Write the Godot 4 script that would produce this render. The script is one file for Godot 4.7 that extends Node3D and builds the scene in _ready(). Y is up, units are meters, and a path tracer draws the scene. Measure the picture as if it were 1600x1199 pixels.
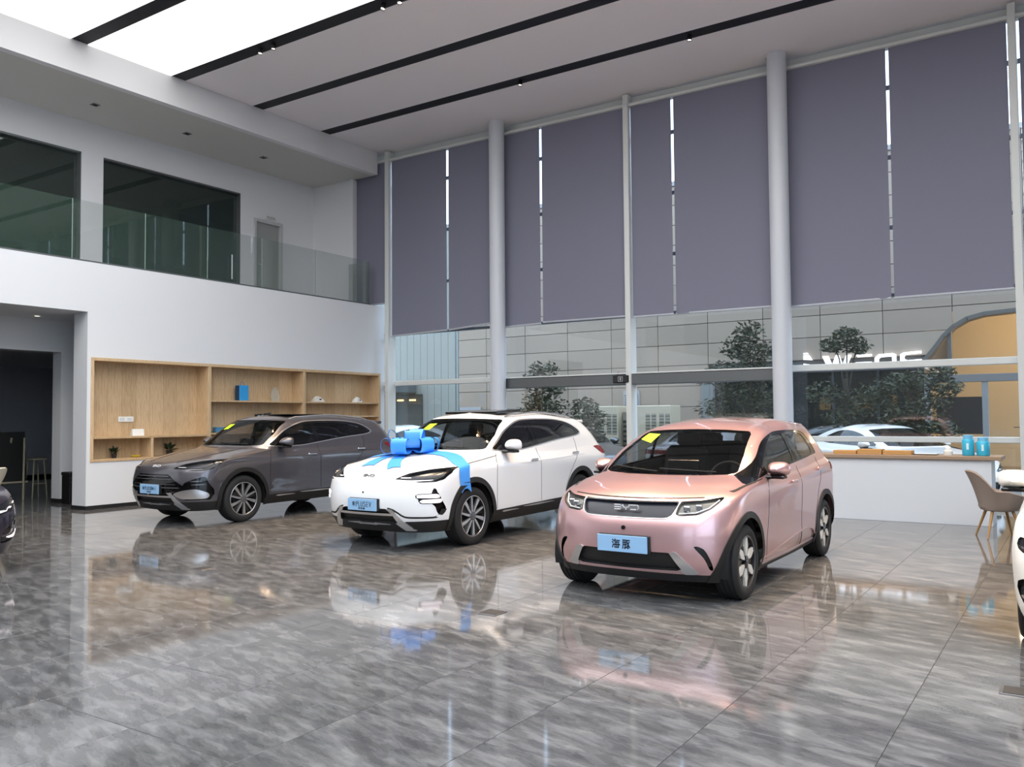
extends Node3D
# A car showroom: three cars on polished tiles before a glass front with roller blinds. Units are metres; the camera stands at x = 0, z = 0.
func _ready():
	var cam := Camera3D.new()
	cam.name = "camera"
	cam.fov = 2.0 * rad_to_deg(atan(599.5 / 1333.5326))
	cam.position = Vector3(0, 1.58, 0)
	cam.rotation_degrees = Vector3(2.309, 33.6215, -0.4404)
	cam.far = 300.0
	add_child(cam)
	cam.current = true
	var we := WorldEnvironment.new()
	we.name = "surroundings"
	var e := Environment.new()
	e.background_mode = Environment.BG_SKY
	e.sky = Sky.new()
	var sm := ProceduralSkyMaterial.new()     # even overcast
	sm.sky_top_color = Color(.77, .88, 1.0)
	sm.sky_horizon_color = Color(.86, .93, 1.0)
	sm.ground_horizon_color = Color(.55, .56, .57)
	sm.ground_bottom_color = Color(.45, .45, .45)
	sm.sky_energy_multiplier = 1.75
	sm.ground_energy_multiplier = 0.6
	e.sky.sky_material = sm
	e.tonemap_mode = Environment.TONE_MAPPER_LINEAR
	e.tonemap_exposure = 1.18
	e.sdfgi_enabled = true
	e.ssao_enabled = true
	e.ssil_enabled = true
	we.environment = e
	add_child(we)
	# light of the luminous ceiling fields
	for k in range(2, 10):
		var a: float = STRIPS[k][1]
		var b: float = STRIPS[k + 1][0]
		var l := AreaLight3D.new()
		l.name = "ceiling_field_light"
		l.area_size = Vector2(XR - XL - 1.5, b - a - .1)
		l.area_normalize_energy = false
		l.light_energy = 0.86
		l.light_color = Color(.98, .99, 1.0)
		l.area_range = 40.0
		l.area_attenuation = 2.0
		l.shadow_enabled = true
		l.position = Vector3((XL + XR) / 2 + .65, TOP - .02, (a + b) / 2)
		l.rotation_degrees.x = -90
		add_child(l, true)
	car_materials()
	room_materials()
	M.oak_brown = mat(150, 126, 104, .45)
	M.leaf = mat(62, 64, 40, .6)
	M.leaf.cull_mode = BaseMaterial3D.CULL_DISABLED
	M.leaf_dark = mat(34, 58, 30, .5)
	M.bark = mat(70, 60, 50, .9)
	M.shop_glass = pane(22, 26, 26, .80)
	M.shop_light = glow(255, 214, 140, 2.0)
	M.sign_glow = glow(240, 246, 255, 1.6)
	build_floor()
	build_shell()
	build_ceiling()
	build_spotlights()
	build_columns()
	build_glass_front()
	build_gallery()
	build_outside()
	build_hatchback()
	var white := build_suv("white", Vector3(-7.27, 0, -10.03), paint(230, 231, 233, 0.0, .4), M.leather)
	tag(white, "white sport utility car with a blue bow on its bonnet", "car")
	var grey := build_suv("grey", Vector3(-11.78, 0, -10.16), paint(86, 84, 90, .6, .35), M.leather)
	tag(grey, "dark grey sport utility car parked in front of the oak shelves", "car")
	build_bow(white.position, loft(SONG, [6], SONG_PER, 48, 80, 34))
	build_other_cars()
	build_shelf()
	build_counter()
	build_small_things()
# ---------------------------------------------------------------- the hall
const XL := -14.74      # face of the left wall
const XR := 5.6
const ZB := 9.0
const ZG := -16.35      # plane of the glass front
const TOP := 8.37

func wall(called: String, boxes: Array, m: Material, parent: Node3D = null) -> MeshInstance3D:
	var g := G.new()
	for b in boxes: g.span(Vector3(b[0], b[1], b[2]), Vector3(b[3], b[4], b[5]))
	var o := put(called, g, m, parent)
	if parent == null: tag(o, "", "", "", "structure")
	return o

func room_materials() -> void:
	M.white_wall = mat(219, 220, 222, 0.7)
	M.soffit = mat(200, 199, 194, 0.8)
	M.ceiling_panel = mat(236, 231, 233, 0.75)
	M.strip_black = mat(14, 15, 22, 0.6)
	M.frame_white = mat(214, 216, 212, 0.4)
	M.column_white = mat(204, 207, 213, 0.35)
	M.blind = mat(126, 126, 142, 0.9)
	M.blind_bar = mat(190, 192, 198, 0.35, 0.2)
	M.clear_glass = pane(120, 150, 135, 0.012)
	M.rail_glass = pane(74, 104, 88, 0.13)
	M.dark_glass = pane(46, 57, 52, 0.70)
	M.skirting = mat(30, 30, 31, 0.5)
	M.header_metal = mat(112, 115, 116, 0.35, 0.6)
	M.lightbox = glow(255, 253, 252, 0.95)
	M.lamp_white = glow(255, 240, 225, 6.0)
	M.oak = []
	for k in 4:
		var o := mat(255, 255, 255, 0.55)
		var d: int = [0, -7, 5, -3][k]
		o.albedo_texture = noise_tex(40 + k, 0.02, [[0.0, 186 + d, 156 + d, 118 + d], [0.45, 200 + d, 170 + d, 132 + d], [0.7, 208 + d, 180 + d, 142 + d], [1.0, 176 + d, 144 + d, 106 + d]], 4, 8.0, 256)
		o.uv1_triplanar = true
		o.uv1_world_triplanar = true
		o.uv1_scale = Vector3(4.0, 0.45, 4.0)
		o.uv1_offset = Vector3(k * .37, k * .21, 0)
		M.oak.append(o)
	var t := mat(255, 255, 255, 0.06)
	t.albedo_texture = noise_tex(7, 0.0085, [[0.0, 82, 82, 83], [0.34, 90, 90, 91], [0.43, 105, 105, 106], [0.50, 95, 95, 96], [0.58, 105, 105, 106], [0.66, 113, 113, 114], [1.0, 130, 130, 131]], 5, 46.0, 1024)
	t.detail_enabled = true
	t.detail_blend_mode = BaseMaterial3D.BLEND_MODE_MUL
	t.detail_albedo = flakes()
	t.metallic_specular = 0.52
	M.tile = t
	M.grout = mat(70, 68, 66, 0.9)

func flakes() -> NoiseTexture2D:
	# flat angular patches, as cut marble shows them
	var x := noise_tex(19, 0.024, [[0.0, 214, 214, 216], [0.4, 236, 236, 236], [0.7, 250, 249, 247], [1.0, 255, 255, 255]], 2, 30.0, 1024, FastNoiseLite.TYPE_CELLULAR)
	var f: FastNoiseLite = x.noise
	f.cellular_return_type = FastNoiseLite.RETURN_CELL_VALUE
	f.cellular_jitter = 1.0
	return x

const TILE := 0.825
func tile_uv(g: G, ox: float, oz: float) -> void:
	g.has_uv = true
	g.uv.clear()
	var c := cos(0.26)
	var s := sin(0.26)
	for p in g.v:
		var x := p.x
		var z := p.z
		g.uv.append(Vector2((x * c + z * s) / 4.2 + ox, (-x * s + z * c) / 1.25 + oz))

func build_floor() -> void:
	var f := base("floor")
	tag(f, "", "", "", "structure")
	put("floor_slab", G.new().span(Vector3(-25.0, -.25, ZG - .1), Vector3(XR + .3, -.004, ZB + .3)), M.grout, f)
	var kinds := []
	var rng := RandomNumberGenerator.new()
	rng.seed = 5
	for k in 24:
		var g := G.new().box(Vector3(0, -.006, 0), Vector3(TILE - .003, .012, TILE - .003), .0012)
		tile_uv(g, rng.randf(), rng.randf())
		kinds.append(g)
	var meshes := []
	for g in kinds: meshes.append(g.mesh())
	var spots := []
	var cx := -.815 + TILE / 2
	var cz := -3.44 + TILE / 2
	for i in range(-29, 13):
		for k in range(-16, 16):
			var p := Vector3(cx + i * TILE, 0, cz + k * TILE)
			if p.x < -24.6 or p.x > XR or p.z < ZG + .05 or p.z > ZB: continue
			var ahead := p.x * -sin(deg_to_rad(33.62)) - p.z * cos(deg_to_rad(33.62))
			var side := p.x * cos(deg_to_rad(33.62)) - p.z * sin(deg_to_rad(33.62))
			var seen := ahead > 2.4 and absf(side) < ahead * .62 + .6 and (p.x > XL or p.z > -9.0)
			spots.append([ahead if seen else 100.0 + ahead, p, rng.randi() % 24, rng.randi() % 2])
	spots.sort_custom(func(a, b): return a[0] < b[0])
	var rest := G.new()
	rest.has_uv = true
	for n in spots.size():
		var s: Array = spots[n]
		if n < 300:
			var o := put("tile", meshes[s[2]], M.tile, f, s[1])
			o.rotation.y = PI * s[3]
		else:
			var src: G = kinds[s[2]]
			for q in src.v: rest.v.append(q + s[1])
			rest.n.append_array(src.n)
			rest.uv.append_array(src.uv)
	tag(put("tile_field", rest, M.tile, f), "", "", "", "stuff")

func build_shell() -> void:
	var w: Material = M.white_wall
	# left wall: solid part with a shelf recess, header over the passage, slab of the gallery
	wall("wall_left", [[XL - .44, 0, -16.30, XL, .84, -8.47], [XL - .44, 2.73, -16.30, XL, 3.54, -8.47], [XL - .44, .84, -8.54, XL, 2.73, -8.47], [XL - .44, .84, -16.30, XL, 2.73, -16.14], [XL - .44, .84, -16.14, XL - .40, 2.73, -8.54],
		[-17.2, 3.54, -16.30, XL, 4.44, ZB]], w)
	wall("wall_passage", [[-16.8, 0, -16.3, -16.5, 3.54, -8.96], [-16.8, 2.93, -8.96, -16.5, 3.54, ZB], [-16.8, 0, -5.2, -16.5, 2.93, ZB]], w)
	wall("wall_back_room", [[-24.9, 0, -14.2, -24.6, 3.2, -4.0], [-24.9, 0, -14.2, -16.8, 3.2, -13.9], [-24.9, 0, -4.2, -16.8, 3.2, -3.9], [-24.9, 3.1, -14.2, -16.8, 3.3, -3.9]], w)
	wall("wall_left_front", [[XL - .44, 0, -6.05, XL, 3.54, ZB]], w)  # unseen stretch, extended to keep the passage behind it darker
	wall("baseboard_left", [[XL, 0, -16.25, XL + .012, .07, -8.47], [XL - .44, 0, -8.47, XL + .012, .07, -8.458]], M.skirting)
	wall("baseboard_passage", [[-16.5, 0, -16.2, -16.488, .08, -8.96], [-16.5, 0, -8.96, -16.8, .08, -8.948], [-24.6, 0, -13.9, -24.588, .08, -4.2]], M.skirting)
	# gallery: back wall with glazed openings, soffit and bulkhead
	wall("wall_gallery", [[-17.3, 7.14, -16.3, -17.0, TOP, ZB], [-17.3, 4.44, -10.07, -17.0, 7.14, -9.59], [-17.3, 4.44, -14.02, -17.0, 7.14, -13.60], [-17.3, 6.60, -14.90, -17.0, 7.14, -14.02], [-17.3, 4.44, -16.3, -17.0, 7.14, -14.90], [-17.3, 4.44, -5.0, -17.0, 7.14, ZB]], w)
	wall("wall_gallery_end", [[-17.0, 4.44, -16.30, -15.55, 7.8, -16.0], [-15.62, 4.44, -16.02, -15.50, 7.8, -15.94]], w)
	wall("trim_soffit", [[-17.0, 7.80, -16.05, -14.90, 7.95, ZB]], M.soffit)
	wall("trim_bulkhead", [[-14.90, 7.80, -16.05, XL, TOP + .3, ZB]], mat(222, 222, 223, .7))
	wall("wall_gallery_rooms", [[-21.2, 4.3, -16.3, -21.0, 7.6, ZB], [-21.0, 4.3, -16.3, -17.3, 4.44, ZB], [-21.0, 7.4, -16.3, -17.3, 7.6, ZB], [-21.0, 4.3, -16.5, -17.0, 7.6, -16.3], [-21.0, 4.44, -9.95, -17.3, 7.4, -9.75]], w)
	# right and rear sides of the hall, with their own glazing
	wall("wall_right", [[XR, 0, ZG, XR + .3, .5, ZB], [XR, 7.4, ZG, XR + .3, TOP + .3, ZB], [XR, .5, ZG, XR + .3, 7.4, -3.0], [XR, .5, 7.6, XR + .3, 7.4, ZB]], mat(118, 120, 124, .7))  # unseen; grey and closed beside the cars so their sides look darker
	wall("wall_rear", [[-17.3, 0, ZB, XR + .3, .3, ZB + .3], [-17.3, 7.2, ZB, XR + .3, TOP + .3, ZB + .3], [-17.3, .3, ZB, 1.0, 7.2, ZB + .3], [4.8, .3, ZB, XR + .3, 7.2, ZB + .3]], mat(120, 122, 126, .7))  # unseen; grey and mostly closed to dim reflections in the glass front
	var n := 2
	for r in [[XR + .1, XR + .2, -3.0, 7.6, .5, 7.4, true], [ZB + .1, ZB + .2, 1.0, 4.8, .3, 7.2, false]]:
		var win := base("window_%d" % n)
		tag(win, "", "", "", "structure")
		n += 1
		var steps := 8
		for k in steps:
			var a := lerpf(r[2], r[3], float(k) / steps)
			var b := lerpf(r[2], r[3], float(k + 1) / steps)
			if r[6]:
				put("window_pane", G.new().span(Vector3(r[0] + .02, r[4], a + .04), Vector3(r[0] + .03, r[5], b - .04)), M.clear_glass, win)
				put("mullion", G.new().span(Vector3(r[0] - .04, r[4], a - .05), Vector3(r[1], r[5], a + .05), .01), M.frame_white, win)
			else:
				put("window_pane", G.new().span(Vector3(a + .04, r[4], r[0] + .02), Vector3(b - .04, r[5], r[0] + .03)), M.clear_glass, win)
				put("mullion", G.new().span(Vector3(a - .05, r[4], r[0] - .04), Vector3(a + .05, r[5], r[1], ), .01), M.frame_white, win)

const STRIPS := [[-14.38, -14.06], [-12.38, -12.08], [-10.42, -10.11], [-8.40, -8.10], [-6.43, -6.13], [-4.45, -4.15], [-2.47, -2.17], [-.49, -.19], [1.49, 1.79], [3.47, 3.77], [5.45, 5.75], [7.43, 7.73]]
func build_ceiling() -> void:
	var c := base("ceiling")
	tag(c, "", "", "", "structure")
	put("ceiling_slab", G.new().span(Vector3(-17.3, TOP + .22, ZG - .1), Vector3(XR + .3, TOP + .4, ZB + .3)), M.strip_black, c)
	for s in STRIPS: put("slot_liner", G.new().span(Vector3(XL + .008, TOP + .010, s[0] + .002), Vector3(XR, TOP + .03, s[1] - .002)), M.strip_black, c)
	var edge := 0.012
	for k in STRIPS.size():
		var a: float = STRIPS[k][1]
		var b: float = STRIPS[k + 1][0] if k + 1 < STRIPS.size() else ZB
		if a > -10.2 and a < 5.5: continue
		put("ceiling_board", G.new().span(Vector3(XL + .008, TOP, a), Vector3(XR, TOP + .06, b), .004), M.ceiling_panel, c)
	put("ceiling_board", G.new().plate(Vector3(0, TOP + .06, 0), Vector3.RIGHT, Vector3.FORWARD, pts2([XL + .008, 14.38, XR, 14.38, XR, 15.97, -4.78, 15.97, -4.86, 16.28, -10.72, 16.28, -11.14, 15.97, XL + .008, 15.97]), -.06), M.ceiling_panel, c)
	put("shadow_gap_backing", G.new().span(Vector3(XL, TOP + .045, -16.4), Vector3(XR, TOP + .055, -15.9)), M.strip_black, c)
	put("window_head_board", G.new().plate(Vector3(0, TOP + .04, 0), Vector3.RIGHT, Vector3.FORWARD, pts2([-17.0, 15.985, -11.15, 15.985, -10.74, 16.295, -4.84, 16.295, -4.76, 15.985, XR, 15.985, XR, 16.5, -17.0, 16.5]), -.03), M.ceiling_panel, c)
	# luminous boxes in the nearer fields
	for k in range(2, 10):
		var a: float = STRIPS[k][1]
		var b: float = STRIPS[k + 1][0]
		var box := base("ceiling_light_panel", Vector3((XL + XR) / 2, TOP, (a + b) / 2))
		tag(box, ["luminous white ceiling panel next to the unlit grey ceiling boards", "luminous white ceiling panel, second from the unlit grey boards", "luminous white ceiling panel further from the glass front"][mini(k - 2, 2)], "ceiling light", "luminous ceiling panels")
		put("light_tray", G.new().span(Vector3(-(XR - XL) / 2 + .006, .035, -(b - a) / 2), Vector3((XR - XL) / 2, .07, (b - a) / 2)), M.frame_white, box)
		put("light_diffuser", G.new().span(Vector3(-(XR - XL) / 2 + .006, .0, -(b - a) / 2 + .01), Vector3((XR - XL) / 2 - .01, .03, (b - a) / 2 - .01)), M.lightbox, box)

func build_spotlights() -> void:
	# warm track spotlights in the black slots, turned to the cars
	var spots := [[-12.30, -10.27, -11.9, -8.3], [-11.95, -10.27, -11.4, -9.4], [-9.30, -10.27, -9.4, -7.6], [-8.95, -10.27, -7.4, -8.8], [-6.30, -10.27, -6.3, -7.8], [-5.95, -10.27, -4.4, -7.4], [-3.30, -10.27, -3.3, -7.6], [-2.95, -10.27, -2.6, -9.0], [-.60, -10.27, -1.2, -9.4], [-.25, -10.27, .2, -7.4],
		[-9.2, -14.22, -9.2, -12.9], [-5.6, -14.22, -5.6, -12.8], [-2.4, -14.22, -2.3, -12.4]]
	for k in spots.size():
		var q: Array = spots[k]
		var at := Vector3(q[0], TOP - .05, q[1])
		var aim := (Vector3(q[2], 0, q[3]) - at).normalized()
		var s := base("track_spotlight", at)
		tag(s, "small black track spotlight in a ceiling slot, shining warm light down" if q[1] > -12 else "small black track spotlight in the slot nearest the glass front", "spotlight", "track spotlights in the ceiling slots")
		put("lamp_head", G.new().lathe(Vector3.ZERO, aim, [[.001, -.06], [.035, -.06], [.04, -.05], [.042, .05], [.038, .052], [.034, .03]], 16), M.strip_black, s)
		put("lamp_face", G.new().lathe(Vector3.ZERO, aim, [[.034, .03], [.001, .032]], 16), M.lamp_white, s)
		put("lamp_stem", G.new().tube([Vector3(0, .03, 0), Vector3(0, .058, 0)], .012, 8), M.strip_black, s)
		var l := SpotLight3D.new()
		l.name = "track_lamp"
		l.position = at + aim * .06
		l.look_at_from_position(l.position, l.position + aim, Vector3.BACK)
		l.light_color = Color(1.0, .85, .66)
		l.light_energy = 27.0
		l.light_size = .04
		l.spot_angle = 30
		l.spot_angle_attenuation = 1.0
		l.spot_range = 30
		l.spot_attenuation = 2
		l.shadow_enabled = true
		add_child(l, true)

func build_columns() -> void:
	for x in [-10.95, -4.56, 1.84]:
		var c := base("column", Vector3(x, 0, -15.90))
		tag(c, "", "", "", "structure")
		put("shaft", G.new().lathe(Vector3.ZERO, Vector3.UP, [[.178, .06], [.178, TOP]], 40), M.column_white, c)
		put("foot_ring", G.new().lathe(Vector3.ZERO, Vector3.UP, [[.188, .0], [.188, .06], [.178, .062]], 40), M.frame_white, c)

func build_glass_front() -> void:
	var w := base("window_1")
	tag(w, "", "", "", "structure")
	var fr: Material = M.frame_white
	# posts in front of the blinds
	for x in [-14.42, -11.05, -7.76, -4.66, -.76, 2.6]:
		put("post", G.new().span(Vector3(x - .06, 0, -16.30), Vector3(x + .06, 8.34, -16.02), .008), fr, w)
	# thin glazing bars behind the blinds and at the joints
	for x in [-12.56, -9.92, -6.76, -2.68, 1.0, 4.3]:
		put("glazing_bar", G.new().span(Vector3(x - .008, 3.70, -16.44), Vector3(x + .008, 8.34, -16.38), .002), fr, w)
	for y in [3.72, 4.94, 6.21, 7.48]:
		put("transom", G.new().span(Vector3(-16.9, y - .03, -16.46), Vector3(XR, y + .03, -16.36), .004), M.header_metal, w)
	put("head_frame", G.new().span(Vector3(-17.0, 8.16, -16.42), Vector3(XR, 8.34, -16.24), .01), fr, w)
	put("blind_pelmet", G.new().span(Vector3(-17.0, 8.10, -16.24), Vector3(XR, 8.16, -16.06), .01), fr, w)
	put("transom", G.new().span(Vector3(-15.2, 2.41, -16.42), Vector3(-11.11, 2.53, -16.26), .01), fr, w)
	put("transom", G.new().span(Vector3(-4.60, 2.41, -16.42), Vector3(XR, 2.53, -16.26), .01), fr, w)
	put("sill_rail", G.new().span(Vector3(-4.60, 1.10, -16.42), Vector3(XR, 1.20, -16.24), .01), fr, w)
	put("floor_rail", G.new().span(Vector3(-15.2, 0, -16.42), Vector3(-11.11, .10, -16.28), .01), fr, w)
	put("floor_rail", G.new().span(Vector3(-4.60, 0, -16.42), Vector3(XR, .10, -16.28), .01), fr, w)
	put("side_frame", G.new().span(Vector3(-15.18, 0, -16.44), Vector3(-14.98, 4.44, -16.30), .01), fr, w)
	var xs := [-15.1, -14.42, -11.05, -7.76, -4.66, -.76, 2.6, XR]
	var ys := [.1, 1.15, 2.47, 3.72, 4.94, 6.21, 7.48, 8.2]
	for i in xs.size() - 1:
		for k in ys.size() - 1:
			if xs[i] > -4.7 or k > 0:
				var lo: float = .1 if k == 1 and xs[i] < -4.7 else ys[k]
				if i in [2, 3] and k < 2: continue
				put("window_pane", G.new().span(Vector3(xs[i], lo, -16.400), Vector3(xs[i + 1], ys[k + 1], -16.392)), M.clear_glass, w)
	# automatic doors below a metal header
	var d := base("door_1")
	tag(d, "", "", "", "structure")
	put("door_header", G.new().span(Vector3(-10.99, 2.25, -16.30), Vector3(-4.72, 2.47, -16.06), .012), M.header_metal, d)
	put("header_cap", G.new().span(Vector3(-10.99, 2.47, -16.32), Vector3(-4.72, 2.50, -16.04), .006), fr, d)
	for x in [[-10.99, -9.52], [-9.50, -7.78], [-7.74, -6.1], [-6.08, -4.72]]:
		put("glass_leaf", G.new().span(Vector3(x[0], .02, -16.22), Vector3(x[1], 2.25, -16.208)), M.clear_glass, d)
		put("leaf_rail", G.new().span(Vector3(x[0], .0, -16.24), Vector3(x[1], .10, -16.19), .006), M.header_metal, d)
	var s := base("door_sensor", Vector3(-7.93, 2.37, -16.06))
	tag(s, "small black motion sensor box on the metal door header", "sensor")
	put("sensor_housing", G.new().box(Vector3(0, 0, .035), Vector3(.36, .15, .07), .012), M.gloss_black, s)
	var sg := G.new()
	strokes(sg, [[0, 100, 100, 100, 100, 0, 0, 0, 0, 100], [20, 72, 80, 72], [50, 90, 50, 20], [30, 50, 70, 50], [34, 20, 46, 44], [66, 20, 54, 44]], Vector3(-.05, -.05, .071), Vector3.RIGHT, Vector3.UP, .1, .1, .007)
	put("sensor_mark", sg, mat(190, 190, 190, .5), s)
	put("sensor_cable", G.new().tube([Vector3(-.10, .07, .02), Vector3(-.09, .13, .01), Vector3(-.06, .16, .0)], .006, 6), M.gap, s)
	# door closers and small fittings seen on the cap
	# roller blinds
	var bl := [[-16.9, -14.46, 4.50, 4.50], [-14.34, -12.595, 3.655, 3.70], [-12.53, -11.12, 3.70, 3.79], [-10.98, -9.945, 3.66, 3.68], [-9.89, -7.83, 3.70, 3.69], [-7.69, -6.79, 3.66, 3.66], [-6.735, -4.73, 3.66, 3.655], [-4.59, -2.705, 3.62, 3.635], [-2.655, -.84, 3.635, 3.64], [-.66, 1.0, 3.64, 3.64], [1.06, 2.52, 3.64, 3.64], [2.68, 4.3, 3.64, 3.64], [4.36, XR, 3.64, 3.64]]
	for k in bl.size():
		var b: Array = bl[k]
		var r := base("roller_blind", Vector3(b[0], 0, -16.14))
		var where: String = ["beside the gallery end wall", "between the wall corner post and a bright joint", "left of the round column, hem raised at one end", "narrow one just right of the round column", "left of the post above the door sensor", "right of the post above the door sensor", "with a creased lower edge beside the thicker column", "right of the thicker column", "over the white counter", "beyond the counter", "", "", "", ""][k]
		tag(r, ("grey violet roller blind " + where) if where else "grey violet roller blind out past the white counter", "blind", "roller blinds on the glass front")
		var rows := []
		for i in 25:
			var t := i / 24.0
			var row := []
			for j in 15:
				var u := j / 14.0
				var y := lerpf(lerpf(b[2], b[3], u), 8.12, t)
				var zz := .006 * sin(u * 5.0 + k) * (1.0 - t)
				var xx: float = u * (b[1] - b[0])
				if k == 6:   # the crease near the hem
					var q := exp(-pow((u - .06) / .06, 2)) * clampf(1.0 - t * 3.2, 0, 1)
					zz += .07 * q
					xx += .035 * q
				if k == 7:
					zz += .04 * exp(-pow((u - .94) / .05, 2)) * clampf(1.0 - t * 6.0, 0, 1)
				row.append(Vector3(xx, y, zz))
			rows.append(row)
		var fab := G.new().sheet(rows, Vector3(0, 5, -50))
		var back := []
		for row in rows:
			var q := []
			for p in row: q.append(p - Vector3(0, 0, .003))
			back.append(q)
		fab.sheet(back, Vector3(0, 5, 50))
		put("blind_fabric", fab, M.blind, r)
		put("bottom_bar", G.new().tube([Vector3(0, b[2], .0), Vector3(b[1] - b[0], b[3], .0)], .022, 8), M.blind_bar, r)
		put("roller_tube", G.new().tube([Vector3(.0, 8.13, -.02), Vector3(b[1] - b[0], 8.13, -.02)], .035, 12), M.blind_bar, r)

func build_gallery() -> void:
	# dark glazed fronts of the gallery rooms
	var n := 4
	for z in [[-9.59, -5.0], [-13.60, -10.07]]:
		var w := base("window_%d" % n)
		n += 1
		tag(w, "", "", "", "structure")
		put("window_pane", G.new().span(Vector3(-17.12, 4.44, z[0]), Vector3(-17.11, 7.14, z[1])), M.dark_glass, w)
		put("frame_edge", G.new().span(Vector3(-17.16, 4.44, z[0]), Vector3(-17.0, 7.14, z[0] + .03)), M.header_metal, w)
		put("frame_edge", G.new().span(Vector3(-17.16, 7.10, z[0]), Vector3(-17.0, 7.14, z[1])), M.header_metal, w)
	put("door_pull", G.new().tube([Vector3(-17.05, 5.0, -13.40), Vector3(-17.05, 5.6, -13.40)], .02, 8), M.silver, get_node("window_5"))
	var d := base("door_2")
	tag(d, "", "", "", "structure")
	put("door_leaf", G.new().span(Vector3(-17.10, 4.46, -14.84), Vector3(-17.05, 6.54, -14.08), .004), mat(150, 152, 150, .5), d)
	put("door_frame", G.new().span(Vector3(-17.10, 4.44, -14.92), Vector3(-16.97, 6.62, -14.84), .006), mat(186, 187, 186, .5), d)
	put("door_frame", G.new().span(Vector3(-17.10, 4.44, -14.08), Vector3(-16.97, 6.62, -14.0), .006), mat(186, 187, 186, .5), d)
	put("door_frame", G.new().span(Vector3(-17.10, 6.54, -14.84), Vector3(-16.97, 6.62, -14.08), .006), mat(186, 187, 186, .5), d)
	put("door_handle", G.new().tube([Vector3(-17.02, 5.48, -14.15), Vector3(-17.02, 5.48, -14.27)], .012, 8), M.silver, d)
	var sg := G.new().box(Vector3(-16.97, 6.70, -14.52), Vector3(.02, .07, .34), .004)
	var sign := base("door_sign")
	tag(sign, "small pale sign plate over the grey gallery door", "sign")
	put("sign_board", sg, mat(212, 214, 212, .5), sign)
	var st := G.new()
	strokes(st, [[5, 90, 5, 10], [5, 50, 20, 50], [26, 90, 26, 10, 40, 10], [48, 90, 48, 10], [56, 50, 72, 50], [78, 90, 78, 10, 96, 10, 96, 90]], Vector3(-16.958, 6.68, -14.40), Vector3.FORWARD, Vector3.UP, .24, .045, .008)
	put("sign_lettering", st, M.ink, sign)
	# balustrade of glass panels
	var r := base("glass_balustrade", Vector3(-14.80, 4.445, 0))
	tag(r, "green tinted frameless glass balustrade along the gallery edge", "balustrade")
	var ends := [-15.82, -13.98, -12.42, -11.02, -9.62, -8.20, -6.78, -5.36, -3.94, -2.5, -1.0, .5, 2.0, 3.5, 5.0, 6.5, 8.0]
	for k in ends.size() - 1:
		put("glass_panel", G.new().span(Vector3(-.008, .0, ends[k] + .006), Vector3(.008, 1.10, ends[k + 1] - .006)), M.rail_glass, r)
		put("panel_joint", G.new().span(Vector3(-.007, .0, ends[k + 1] - .005), Vector3(.007, 1.10, ends[k + 1] + .005)), mat(150, 168, 160, .3), r)
	put("glass_panel", G.new().span(Vector3(-.72, .0, -15.828), Vector3(-.01, 1.10, -15.812)), M.rail_glass, r)
	put("base_channel", G.new().span(Vector3(-.03, .0, -15.83), Vector3(.03, .03, 8.0), .004), M.header_metal, r)
	# soffit downlights
	for q in [[-13.42, "before the grey gallery door"], [-11.34, "before the wide dark gallery window"], [-9.26, "before the pier between the dark gallery windows"]]:
		var l := base("recessed_downlight", Vector3(-15.95, 7.80, q[0]))
		tag(l, "small unlit square downlight in the soffit " + q[1], "downlight", "gallery soffit downlights")
		put("trim_ring", G.new().span(Vector3(-.07, -.012, -.07), Vector3(.07, .0, -.05)).span(Vector3(-.07, -.012, .05), Vector3(.07, 0, .07)).span(Vector3(-.07, -.012, -.05), Vector3(-.05, 0, .05)).span(Vector3(.05, -.012, -.05), Vector3(.07, 0, .05)), M.dark_silver, l)
		put("lamp_well", G.new().span(Vector3(-.05, -.008, -.05), Vector3(.05, -.001, .05)), M.gap, l)
	var p := base("passage_downlight", Vector3(-15.98, 3.54, -8.22))
	tag(p, "lit round downlight in the passage ceiling", "downlight")
	put("trim_ring", G.new().lathe(Vector3.ZERO, Vector3.DOWN, [[.075, 0], [.07, .014], [.05, .016], [.048, .004]], 24), M.frame_white, p)
	put("lamp_face", G.new().lathe(Vector3.ZERO, Vector3.DOWN, [[.048, .004], [.001, .006]], 24), M.lamp_white, p)
	var lamp := SpotLight3D.new()
	lamp.name = "passage_lamp"
	lamp.position = Vector3(-15.98, 3.51, -8.22)
	lamp.rotation_degrees.x = -90
	lamp.light_energy = 1.2
	lamp.light_color = Color(1, .93, .84)
	lamp.light_size = .05
	lamp.spot_angle = 40
	lamp.spot_range = 8
	lamp.spot_attenuation = 2
	lamp.shadow_enabled = true
	add_child(lamp)
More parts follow.
